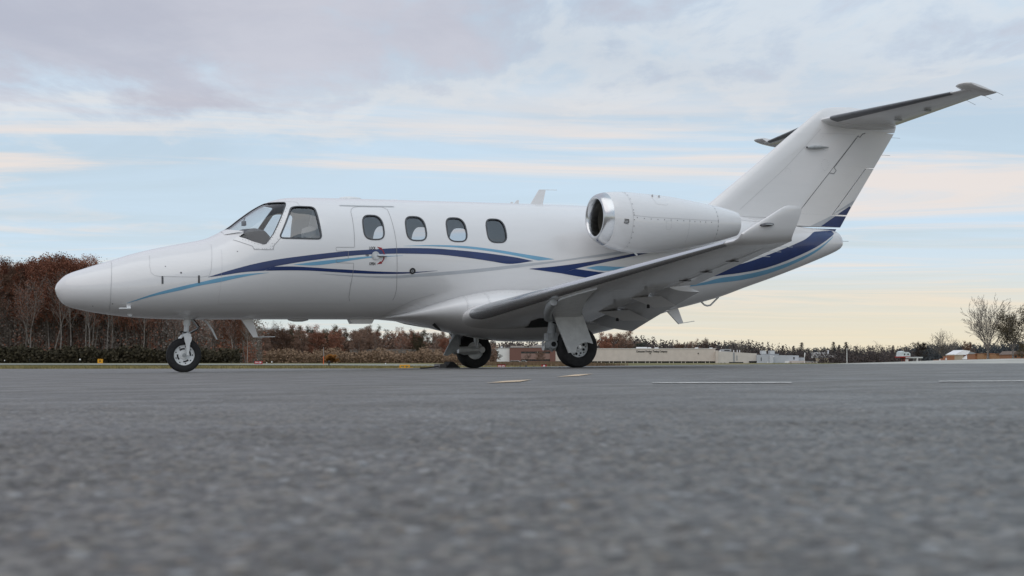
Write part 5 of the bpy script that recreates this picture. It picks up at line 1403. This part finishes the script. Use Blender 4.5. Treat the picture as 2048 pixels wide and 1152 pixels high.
# ================================================================ BUILDINGS, SIGNS AND SMALL THINGS
def paint(name, c, **k): return mat(name, c, k.pop('rough', .75), var=k.pop('var', .05), vscale=k.pop('vscale', .4), **k)
BEIGE = paint('beige_metal_cladding', (.60, .535, .475)); BEIGE2 = paint('pale_beige_cladding', (.60, .56, .51)); GREYC = paint('grey_blue_cladding', (.46, .485, .52))
WHITEW = paint('white_render', (.74, .74, .735)); BRICK = paint('red_brown_brick', (.175, .085, .068), vscale=3); ORB = paint('orange_brick', (.36, .165, .085), vscale=2)
DARKW = mat('dark_window_glass', (.03, .035, .04), .12, var=.2); ROOFG = paint('grey_roof', (.32, .33, .34)); CREAM = paint('cream_render', (.66, .57, .41)); ROOFW = mat('white_metal_roof', (.82, .82, .82), .4, var=.05)
REDP = paint('red_signal_paint', (.42, .03, .03)); YELP = paint('yellow_signal_paint', (.75, .36, .02)); BLK = paint('black_enamel', (.02, .02, .02)); ORP = paint('orange_signal_paint', (.75, .16, .05)); WHT = paint('white_signal_paint', (.8, .8, .8)); BROWNR = paint('brown_shingles', (.17, .125, .10))
class Blk:
    """a building standing square to the photographer at depth D, laid out in its own metres"""
    def __init__(s, name, D, label, cat='building', px=1024, base=728):
        s.D = D; p = at(px, base, D); s.o = empty(name, (p.x, D, p.z)); tag(s.o, label, cat); s.p = p
    def X(s, px): return (px-1024)/FPX*s.D - s.p.x
    def Z(s, py): return at(1024, py, s.D).z - s.p.z
    def box(s, name, x0, x1, y0, y1, d0, d1, m, parent=None):
        """pixel rectangle x0..x1, y0 (top)..y1 (bottom); depth offsets d0..d1 behind the front plane"""
        g = MB(); g.box(((s.X(x0)+s.X(x1))/2, (d0+d1)/2, (s.Z(y0)+s.Z(y1))/2), (abs(s.X(x1)-s.X(x0)), d1-d0, abs(s.Z(y0)-s.Z(y1))))
        return g.build(name, m, parent or s.o)
# white-walled and brick block seen under the belly
b = Blk('white_walled_building', 600, 'plain white windowless building left of the brick block', px=1000)
b.box('wall', 982, 1019, 696, 733, 0, 30, WHITEW); b.box('parapet', 981.5, 1019.5, 695.2, 696.4, -.2, 30.2, ROOFG); b.box('roof_vent', 1001, 1005, 692.6, 695.3, 3, 4.5, WHT)
b = Blk('brick_building', 598, 'red brown brick office block with dark window bands', px=1060)
b.box('wall', 1019.3, 1042, 695, 733, 0, 26, BRICK); up = b.box('upper_wall', 1042, 1100, 695, 703, 0, 25, BRICK); b.box('parapet', 1019, 1111, 694.2, 695.2, -.15, 25.2, ROOFG)
b.box('middle_wall', 1042, 1100, 707, 718.5, 0, 25, paint('brick_infill', (.25, .16, .135))); b.box('lower_wall', 1042, 1100, 722, 733, 0, 25, BRICK); b.box('end_wall', 1100, 1111, 695, 733, -.3, 25, BRICK)
for i in range(7):
    x = 1042.5 + i*8.2
    w_ = b.box('window', x, x+7.2, 703, 707, .5, .8, DARKW)
    w_ = b.box('window', x, x+7.2, 718.5, 722, .5, .8, DARKW)
b.box('roof_plant', 1021, 1049, 691.6, 694.3, 4, 12, paint('tan_roof_plant', (.36, .31, .27))); b.box('roof_plant', 1064, 1090, 690.6, 694.3, 4, 12, paint('tan_roof_plant', (.36, .31, .27))); b.box('roof_plant', 1072, 1086, 689, 690.7, 5, 10, ROOFG)
# long beige building with the company name
b = Blk('long_beige_building', 750, 'long low beige building with black company lettering on its wall', px=1300)
b.box('wall', 1112, 1430.5, 697.6, 722.4, 0, 40, BEIGE); b.box('parapet', 1111.5, 1431, 696.7, 697.8, -.2, 40.2, paint('pale_coping', (.68, .66, .63)))
b.box('window_band', 1112, 1430, 722.4, 729.5, 1.6, 2.2, DARKW); b.box('plinth', 1112, 1430.5, 729.5, 736, .2, 40, BEIGE2)
for i in range(40): b.box('pillar', 1114 + i*8.0, 1115.2 + i*8.0, 722.4, 729.6, .3, .9, BEIGE2 if i % 3 else DARKW)
for x in (1299, 1395): b.box('wall_lamp', x, x+2, 705.8, 707.5, -.5, 0, BLK)
for x0, x1, y0 in ((1276, 1297, 693.8), (1299, 1305, 694.4), (1313, 1320, 694.6), (1395, 1400, 694.6), (1424, 1429, 695)): b.box('roof_unit', x0, x1, y0, 697, 8, 12, WHT)
cu = bpy.data.curves.new('lettering', 'FONT'); cu.body = 'Consumer Product Testing Company'; cu.size = 1.55; cu.extrude = .06; cu.offset = .035; cu.resolution_u = 2
to = bpy.data.objects.new('t', cu); COL.objects.link(to); tme = bpy.data.meshes.new_from_object(to.evaluated_get(bpy.context.evaluated_depsgraph_get())); bpy.data.objects.remove(to)
xsv = [v.co.x for v in tme.vertices]; sx = abs(b.X(1334.5)-b.X(1272))/(max(xsv)-min(xsv))
tme.transform(Matrix.Translation((b.X(1272), -.08, b.Z(704.6))) @ Matrix.Rotation(math.pi/2, 4, 'X') @ Matrix.Diagonal((sx, sx*1.35, 1, 1)))
link('lettering', tme, BLK, b.o)
b = Blk('stepped_beige_building', 748, 'pale beige shed with louvres joined to the right end of the long building', px=1470)
g = MB(); g.prism([(b.X(1430.8), b.Z(702)), (b.X(1430.8), b.Z(733)), (b.X(1513), b.Z(733)), (b.X(1513), b.Z(707))], 'y', 0, 36); g.build('wall', BEIGE2, b.o)
b.box('corner_pilaster', 1430.8, 1436, 701, 733, -.4, 0, BEIGE); b.box('roof_plant', 1446, 1465, 698, 703, 5, 12, ROOFG); b.box('plant_opening', 1451, 1462, 699.8, 701.6, 4.9, 5.0, BLK); b.box('roof_unit', 1441, 1444, 701, 703, 4, 7, WHT)
for x in (1470, 1477, 1482): b.box('flue', x, x+1.2, 700, 704.5, 6, 6.3, WHT)
b.box('louvre', 1465.5, 1469, 705, 725, -.1, 0, ROOFG); b.box('louvre', 1472, 1474.5, 711, 721, -.1, 0, ROOFG); b.box('door_canopy', 1497, 1513, 722, 724, -1.5, 0, BLK); b.box('loading_door', 1498, 1512, 724, 733, -.12, 0, DARKW)
for x in (1434, 1440, 1447): b.box('door', x, x+3.5, 725.5, 733, -.1, 0, DARKW)
b = Blk('grey_shed', 746, 'grey blue metal shed with two roof units right of the beige buildings', px=1560)
g = MB(); g.prism([(b.X(1513.2), b.Z(709.5)), (b.X(1513.2), b.Z(733)), (b.X(1597), b.Z(733)), (b.X(1597), b.Z(711))], 'y', 0, 36); g.build('wall', GREYC, b.o)
b.box('end_annex', 1597.2, 1610, 715, 733, 2, 20, GREYC); b.box('corner_tower', 1538, 1545.5, 710, 733, -1.2, -.02, paint('pale_grey_cladding', (.54, .56, .59)))
for x in (1528.5, 1545.5):
    u = b.box('roof_unit', x, x+9, 701, 707.5, 8, 14, paint('roof_unit_grey', (.5, .51, .5)))
b.box('roof_rail', 1527, 1563, 707.5, 709.5, 8, 8.4, ROOFG)
for x, y in ((1534, 724.5), (1546, 713)): b.box('wall_lamp', x-1, x+1, y-1, y+1, -1.6, -1.25, WHT)
b.box('door', 1569, 1578, 722, 729, -.1, 0, WHT); b.box('lean_to', 1578, 1606, 721.5, 733, -5, -.02, paint('pinkish_render', (.56, .49, .46)))
b.box('window', 1586, 1588.5, 714, 719, -.1, 0, DARKW); b.box('window', 1521, 1522.5, 715, 722, -.1, 0, DARKW)
# dark parked lorries / hedge in front
g = MB(); bl = Blk('dark_covered_trailer', 735, 'dark covered trailer parked before the stepped shed', 'trailer', px=1472)
bl.box('body', 1459, 1486, 724, 730, 0, 3, BLK); [bl.box('wheel', x, x+2, 730, 732, -.05, .4, BLK) for x in (1462, 1480)]
bl = Blk('low_dark_hedge', 730, 'low trimmed dark hedge before the grey shed', 'hedge', px=1580)
R = random.Random(5); g = MB()
for i in range(700):
    c = Vector((R.uniform(bl.X(1545), bl.X(1632)), R.uniform(0, 1.5), R.uniform(0, bl.Z(726.5)))); a = Vector((R.gauss(0, 1), R.gauss(0, 1), R.gauss(0, 1))).normalized(); q = a.orthogonal().normalized()*.35
    g.add([c-a*.35, c+q, c+a*.35, c-q], [(0, 1, 2, 3)])
g.build('foliage', HEDGE, bl.o, None, False)
# white flat roofs and the cream house
b = Blk('white_flat_roofed_building', 900, 'cluster of white flat-roofed blocks against the evergreen wood', px=1650)
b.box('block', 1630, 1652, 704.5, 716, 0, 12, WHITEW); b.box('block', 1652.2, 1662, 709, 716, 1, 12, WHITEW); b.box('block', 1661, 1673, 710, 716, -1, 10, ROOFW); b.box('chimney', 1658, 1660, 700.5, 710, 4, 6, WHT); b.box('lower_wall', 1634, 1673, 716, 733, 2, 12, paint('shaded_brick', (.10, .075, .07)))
for x in (1633, 1641): b.box('window', x, x+3, 708, 711, -.1, 0, DARKW)
b = Blk('cream_house', 880, 'small cream house with tall narrow windows', px=1646)
b.box('wall', 1637, 1656.5, 715.5, 733, 0, 10, CREAM); b.box('eaves', 1636.4, 1657, 714.6, 715.6, -.4, 10.3, ROOFG)
for i in range(4): b.box('window', 1639.5 + i*3.2, 1641 + i*3.2, 717.5, 723, -.1, 0, DARKW)
b = Blk('pale_low_building', 860, 'low pale pinkish building left of the cream house', px=1620)
b.box('wall', 1612, 1634, 723.5, 733, 0, 8, paint('pale_pink_render', (.60, .52, .48))); b.box('roof', 1611.5, 1634.5, 722.4, 723.6, -.3, 8.3, ROOFG)
for x in (1616, 1622, 1628): b.box('window', x, x+2, 725, 727, -.1, 0, DARKW)
p = at(1694, 727, 430); o = empty('lamp_post', (p.x, 430, p.z)); tag(o, 'tall thin pale lamp post against the evergreen wood', 'lamp post')
g = MB(); H = at(1694, 698, 430).z - p.z; g.tube([(0, 0, -1), (0, 0, H)], [.13, .09], 8); g.build('pole', WHT, o, 40); g = MB(); g.box((.0, -.15, H), (.3, .7, .14)); g.build('lamp_head', WHT, o)
p = at(1609, 722, 700); o = empty('flag_pole', (p.x, 700, p.z)); tag(o, 'short white flag pole with furled flag at the end of the grey shed', 'flag pole')
H = at(1609, 705, 700).z-p.z; g = MB(); g.tube([(0, 0, -2), (0, 0, H)], .10, 8); g.build('pole', WHT, o, 40); g = MB(); g.prism([(.05, H), (.5, H-.3), (.25, H*.45), (.05, H*.5)], 'y', -.1, .1); g.build('flag', WHT, o)
# red kiosk, pale house, canopy
b = Blk('pale_blue_house', 600, 'pale blue-white house with stepped gable behind the red kiosk', px=1811)
g = MB(); g.prism([(b.X(1801), b.Z(713)), (b.X(1803), b.Z(704)), (b.X(1806.5), b.Z(702)), (b.X(1809), b.Z(704.5)), (b.X(1816), b.Z(704)), (b.X(1820), b.Z(707)), (b.X(1820), b.Z(713))], 'y', 0, 8); g.build('wall', paint('pale_blue_render', (.60, .66, .68), var=.25, vscale=1.2), b.o)
for x in (1807, 1814): b.box('window', x, x+2.4, 707, 710, -.1, 0, DARKW)
b = Blk('red_kiosk', 560, 'red kiosk with a wide red roof and white notice', px=1808)
b.box('roof', 1797, 1818, 712.8, 715, -1, 6, REDP); b.box('wall', 1806, 1817, 715, 731, 0, 5, paint('dull_red', (.24, .07, .055))); b.box('notice', 1809.5, 1815.5, 718.5, 723, -.1, 0, WHT); [b.box('post', x, x+1, 715, 731, -.5, 0, BLK) for x in (1799, 1804)]
b = Blk('pale_canopy', 540, 'pale flat canopy on slim posts right of the red kiosk', px=1832)
b.box('roof', 1819, 1844.5, 713.8, 716.4, 0, 6, paint('canopy_grey', (.56, .57, .57)))
for x in (1826, 1829, 1832, 1836, 1841): b.box('post', x, x+.8, 716.4, 731, .5, .7, WHT if x == 1832 else ROOFG)
p = at(1835, 727, 420); o = empty('sign_post', (p.x, 420, p.z)); tag(o, 'plain white post standing before the pale canopy', 'post'); g = MB(); g.tube([(0, 0, -1), (0, 0, at(1835, 716, 420).z-p.z)], .12, 8); g.build('pole', WHT, o, 40)
# white gabled roofs and orange brick sheds
b = Blk('white_gabled_barn', 300, 'barn with a bright white gabled roof and pale tan wall', px=1922, base=722)
b.box('wall', 1908, 1926, 709, 726, 0, 6, paint('tan_boarding', (.47, .40, .30))); b.box('side_wall', 1926.1, 1932, 709, 726, .3, 6, paint('red_boarding', (.26, .09, .07)))
g = MB(); ridge = [(b.X(1925), b.Z(700)), (b.X(1908), b.Z(709.3)), (b.X(1909), b.Z(710)), (b.X(1933), b.Z(709.4)), (b.X(1938.5), b.Z(701.6))]
g.prism(ridge, 'y', -.3, 6.4); g.build('roof', ROOFW, b.o)
b.box('window_band', 1910, 1924, 720, 723, -.08, 0, DARKW)
b = Blk('grey_roofed_shed', 320, 'shed with a dark grey pitched roof behind the white gabled barn', px=1945, base=722)
g = MB(); g.prism([(b.X(1932), b.Z(714)), (b.X(1940), b.Z(703)), (b.X(1950), b.Z(706)), (b.X(1956), b.Z(714))], 'y', 0, 8); g.build('roof', ROOFG, b.o); b.box('wall', 1933, 1955, 714, 726, .2, 8, ROOFG)
b = Blk('white_lean_to', 296, 'small white-roofed lean-to between the barn and the orange sheds', px=1942, base=722)
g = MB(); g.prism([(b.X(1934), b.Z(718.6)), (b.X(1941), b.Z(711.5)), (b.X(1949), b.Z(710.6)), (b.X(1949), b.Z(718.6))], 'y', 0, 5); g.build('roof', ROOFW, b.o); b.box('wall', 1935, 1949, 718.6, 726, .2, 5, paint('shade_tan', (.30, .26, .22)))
for i, (x0, x1, y0, y1, lab, mm) in enumerate(((1949.2, 1965, 708.8, 727, 'orange brick shed next to the white lean-to', ORB), (1966, 1988, 707.6, 718, 'orange-tan container shed behind the trunk of the tallest bare tree', paint('orange_cladding', (.40, .22, .11))), (1991, 2010, 708.2, 718, 'orange-tan container shed right of the trunk of the tallest bare tree', paint('orange_cladding', (.40, .22, .11))))):
    b = Blk('orange_shed', 280 - i*4, lab, px=(x0+x1)/2, base=722); b.box('wall', x0, x1, y0, y1, 0, 5, mm); b.box('roof', x0-.4, x1+.4, y0-1.0, y0+.05, -.3, 5.3, paint('orange_roof_edge', (.30, .15, .08)))
    if i:
        b.box('undercroft', x0+1, x1-1, 718.02, 726, .6, 4, BLK)
        for k in range(5): b.box('leg', x0+1+k*(x1-x0-3)/4, x0+2+k*(x1-x0-3)/4, 718.02, 726, .1, .5, WHT)
    else: b.box('door', 1958, 1961, 716, 726, -.06, 0, DARKW)
b = Blk('low_orange_wall', 290, 'low stepped orange brick building left of the white gabled barn', px=1893, base=722)
for x0, x1, y in ((1877, 1890, 719.5), (1890, 1897, 717), (1897, 1904, 712.5), (1904, 1908, 711)): b.box('wall', x0, x1-.05, y, 727, 0, 4, ORB)
b.box('pier', 1877, 1879, 718.5, 727, -.4, 0, WHT); b.box('pier', 1889.5, 1891.5, 716, 727, -.4, 0, WHT)
b = Blk('brown_roofed_house', 262, 'brown shingled house at the right edge behind the leafy tree', px=2036, base=722)
g = MB(); g.prism([(b.X(2022), b.Z(709)), (b.X(2030), b.Z(702)), (b.X(2060), b.Z(701.5)), (b.X(2066), b.Z(709))], 'y', -.3, 7); g.build('roof', BROWNR, b.o); b.box('wall', 2024, 2066, 709, 727, 0, 7, ORB)
for x in (2028, 2040): b.box('window', x, x+4, 711, 715, -.08, 0, DARKW)
# fence and white trailers glimpsed through the wood
b = Blk('board_fence', 325, 'grey board fence standing among the trunks under the belly', 'fence', px=760, base=716)
g = MB(); R = random.Random(2)
for i in range(150):
    x = b.X(700) + (b.X(870)-b.X(700))*i/150; g.box((x, R.uniform(-.02, .02), 1.0), (.10, .03, 2.0 + R.uniform(-.1, .1)))
q = g.build('boards', paint('grey_boards', (.24, .22, .20)), b.o); q['kind'] = 'stuff'
g = MB()
for z in (.4, 1.6): g.box(((b.X(700)+b.X(870))/2, .06, z), (abs(b.X(870)-b.X(700)), .06, .1))
g.build('rail', paint('grey_boards', (.24, .22, .20)), b.o)
for i, (x0, x1) in enumerate(((662, 671), (681, 686), (699, 712), (730, 736), (742, 752), (776, 783), (790, 798), (803, 815), (824, 832), (838, 848))):
    b = Blk('box_trailer', 343 + (i % 3)*.5, 'white box trailer glimpsed through the trunks under the belly', 'trailer', px=(x0+x1)/2, base=716); b.o['group'] = 'white trailers behind the wood under the belly'
    b.box('body', x0, x1, 691.5, 698, 0, 2.4, paint('trailer_white', (.78, .78, .80))); b.box('chassis', x0, x1, 698, 699.2, .1, 2.3, BLK)
    for x in (x0+1, x1-2): b.box('wheel', x, x+1.6, 699.2, 702.5, .05, .4, BLK); 
    b.box('support', (x0+x1)/2-.3, (x0+x1)/2+.3, 699.2, 716, 1, 1.3, BLK)
# cars before the brick building
for i, px in enumerate((1024, 1033, 1046)):
    p = at(px, 727.6, 520); o = empty('parked_car', (p.x, 520, p.z - .2)); tag(o, ('leftmost', 'middle', 'rightmost')[i] + ' of three pale cars parked before the brick building', 'car', 'cars before the brick building')
    g = MB(); g.prism(rounded([(-2.1, .35), (-2.1, .85), (-1.0, .95), (-.5, 1.4), (.9, 1.4), (1.5, .95), (2.1, .85), (2.1, .35)], .15, 3), 'y', -.85, .85); g.build('body', WHT, o, 30)
    g = MB(); g.prism([(-.9, .98), (-.48, 1.34), (.82, 1.34), (1.25, .98)], 'y', -.87, .87); g.build('window', DARKW, o)
    for x in (-1.3, 1.3):
        g = MB(); g.lathe([(-.88, .32), (-.65, .32)], (x, 0, .32), 'y', 14); g.build('wheel', BLK, o, 40)
# ---- airfield signs and lights
def text_on(parent, txt, w, z0, h, y, m):
    cu = bpy.data.curves.new('lettering', 'FONT'); cu.body = txt; cu.size = 1; cu.extrude = .004; cu.resolution_u = 2; cu.offset = .02
    o = bpy.data.objects.new('t', cu); COL.objects.link(o); me = bpy.data.meshes.new_from_object(o.evaluated_get(bpy.context.evaluated_depsgraph_get())); bpy.data.objects.remove(o)
    xs_ = [v.co.x for v in me.vertices]; ys_ = [v.co.y for v in me.vertices]; a, c = max(xs_)-min(xs_), max(ys_)-min(ys_)
    me.transform(Matrix.Translation((-w/2, y, z0)) @ Matrix.Rotation(math.pi/2, 4, 'X') @ Matrix.Diagonal((w/a, h/c, 1, 1)) @ Matrix.Translation((-min(xs_), -min(ys_), 0)))
    return link('lettering', me, m, parent)
def field_sign(px, top, base, D, w_px, m, label, txt=None, cat='airfield sign', name='airfield_sign'):
    p = at(px, base, D); o = empty(name, (p.x, D, p.z)); tag(o, label, cat); w = w_px/FPX*D; h = at(px, top, D).z - p.z
    g = MB(); g.box((0, 0, h*.56), (w, .25, h*.88)); g.build('panel', m, o); g = MB(); g.box((0, 0, h*1.0), (w*1.04, .3, h*.06)); g.box((0, 0, h*.13), (w*1.04, .3, h*.06)); g.build('frame', BLK if m != YELP else YELP, o)
    for s in (-.35, .35):
        g = MB(); g.box((s*w, 0, h*.03), (.06, .08, h*.20)); g.build('leg', BLK, o)
    if txt: text_on(o, txt, w*.78, h*.34, h*.46, -.14, WHT)
    return o
def terr(px, D): return 727.3 + (CAM_Z - gz((px-1024)/FPX*D, D))/D*FPX
field_sign(517, 721.8, 729.2, 160, 15.5, REDP, 'red runway sign on the grass under the nose belly blade', '10-28')
field_sign(1003, 728.6, 736.8, 62.5, 15.5, REDP, 'red runway sign just right of the far main wheel', '10-28')
o = field_sign(1088, 728.8, 735.6, 64, 11, REDP, 'red sign with a white disc left of the near main gear', None)
g = MB(); g.lathe([(-.16, .045), (-.13, .045)], (0, 0, .085), 'y', 20); g.build('white_disc', WHT, o); g = MB(); g.lathe([(-.17, .02), (-.158, .02)], (0, 0, .085), 'y', 16); g.build('red_dot', REDP, o)
field_sign(893, 727.6, 733.2, 98, 7, ORP, 'small orange sign left of the far main wheel')
o = field_sign(200.5, 718.2, 727.4, 200, 10, YELP, 'yellow airfield sign on the grass behind the nose', None)
text_on(o, 'A', .28, .22, .34, -.14, BLK)
# yellow taxi guidance box lying in the grass
p = at(812, 737, 64); o = empty('yellow_barrier', (p.x, 64, p.z)); tag(o, 'low yellow barrier frame in the grass left of the far main wheel', 'barrier')
for x in (-.26, -.05, .14): g = MB(); g.box((x, 0, .07), (.05, .12, .16)); g.build('leg', YELP, o)
g = MB(); g.box((-.05, 0, .15), (.46, .1, .05)); g.build('rail', YELP, o); g = MB(); g.box((.0, 0, .04), (.6, .16, .05)); g.build('rail', YELP, o)
def edge_light(px, top, base, D, m, label, stake=False, cat='edge light'):
    p = at(px, base, D); h = at(px, top, D).z - p.z; o = empty('edge_light', (p.x, D, p.z)); tag(o, label, cat)
    g = MB(); g.tube([(0, 0, -.05), (0, 0, h*.6)], h*.09, 8); g.build('stem', BLK, o, 40)
    g = MB(); g.lathe([(h*.5, h*.16), (h*.62, h*.24), (h*.85, h*.22), (h, h*.08)], (0, 0, 0), 'z', 12); g.build('lamp', m, o, 40)
edge_light(59, 718.5, 724.6, 220, BLK, 'black airfield light at far left before the hedge'); edge_light(9, 720, 724.2, 220, WHT, 'small white airfield light at the left edge'); edge_light(160, 717.5, 724, 218, WHT, 'white airfield marker left of the yellow sign')
edge_light(462.5, 723.5, 728.2, 190, BLK, 'black airfield light right of the nose wheel'); edge_light(533.5, 724.5, 728.5, 190, WHT, 'white airfield light just right of the red sign under the belly'); edge_light(543.5, 722.5, 728.5, 190, WHT, 'taller white airfield light right of the red sign under the belly')
edge_light(658, 721, 733, 97, BLK, 'tall black taxiway light beside the orange-tipped pole'); edge_light(771, 726, 730.5, 160, WHT, 'white airfield light in the middle of the grass under the belly')
edge_light(1040, 731.5, 737, 63, BLK, 'thin black airfield light right of the red sign by the wheel'); edge_light(1052, 730.5, 737, 63, BLK, 'stout black airfield light between the two red signs'); edge_light(1067, 732, 737, 63, BLK, 'tiny dark airfield light left of the red disc sign')
p = at(647, 728, 150); o = empty('marker_pole', (p.x, 150, p.z)); tag(o, 'thin grey marker pole with orange lower half in the grass under the belly', 'pole'); H = at(647, 694, 150).z-p.z
g = MB(); g.tube([(0, 0, H*.45), (0, 0, H)], .03, 8); g.build('upper_pole', paint('grey_pole', (.3, .28, .27)), o, 40); g = MB(); g.tube([(0, 0, -.1), (0, 0, H*.45)], .04, 8); g.build('orange_sleeve', ORP, o, 40)

# ---- rubber chocks on the far main wheel
def j2w(x, y, z): return jet.matrix_world @ Vector((x, -y, z))
ch = empty('wheel_chock'); ch.matrix_world = jet.matrix_world @ Matrix.Translation((6.06, 1.87, 0)) @ Matrix.Scale(.82, 4); tag(ch, 'black rubber wheel chock with rope in front of the far main tyre', 'chock')
g = MB(); g.prism(rounded([(-.10, .006), (.0, .13), (.05, .13), (.20, .006)], .02, 3), 'y', -.16, .16); g.build('wedge', mat('chock_rubber', (.02, .02, .02), .7, var=.2, vscale=8), ch, 30)
g = MB(); g.prism(rounded([(-.22, .006), (-.20, .09), (-.10, .09), (-.06, .006)], .015, 3), 'y', -.12, .2); g.build('grey_block', mat('chock_grey', (.22, .21, .21), .7, var=.2, vscale=8), ch, 30)
g = MB(); g.tube([(-.15, -.05, .05), (-.30, -.08, .03), (-.45, -.1, .014), (-.62, -.16, .012)], .011, 6); g.build('rope', BLK, ch, 40)
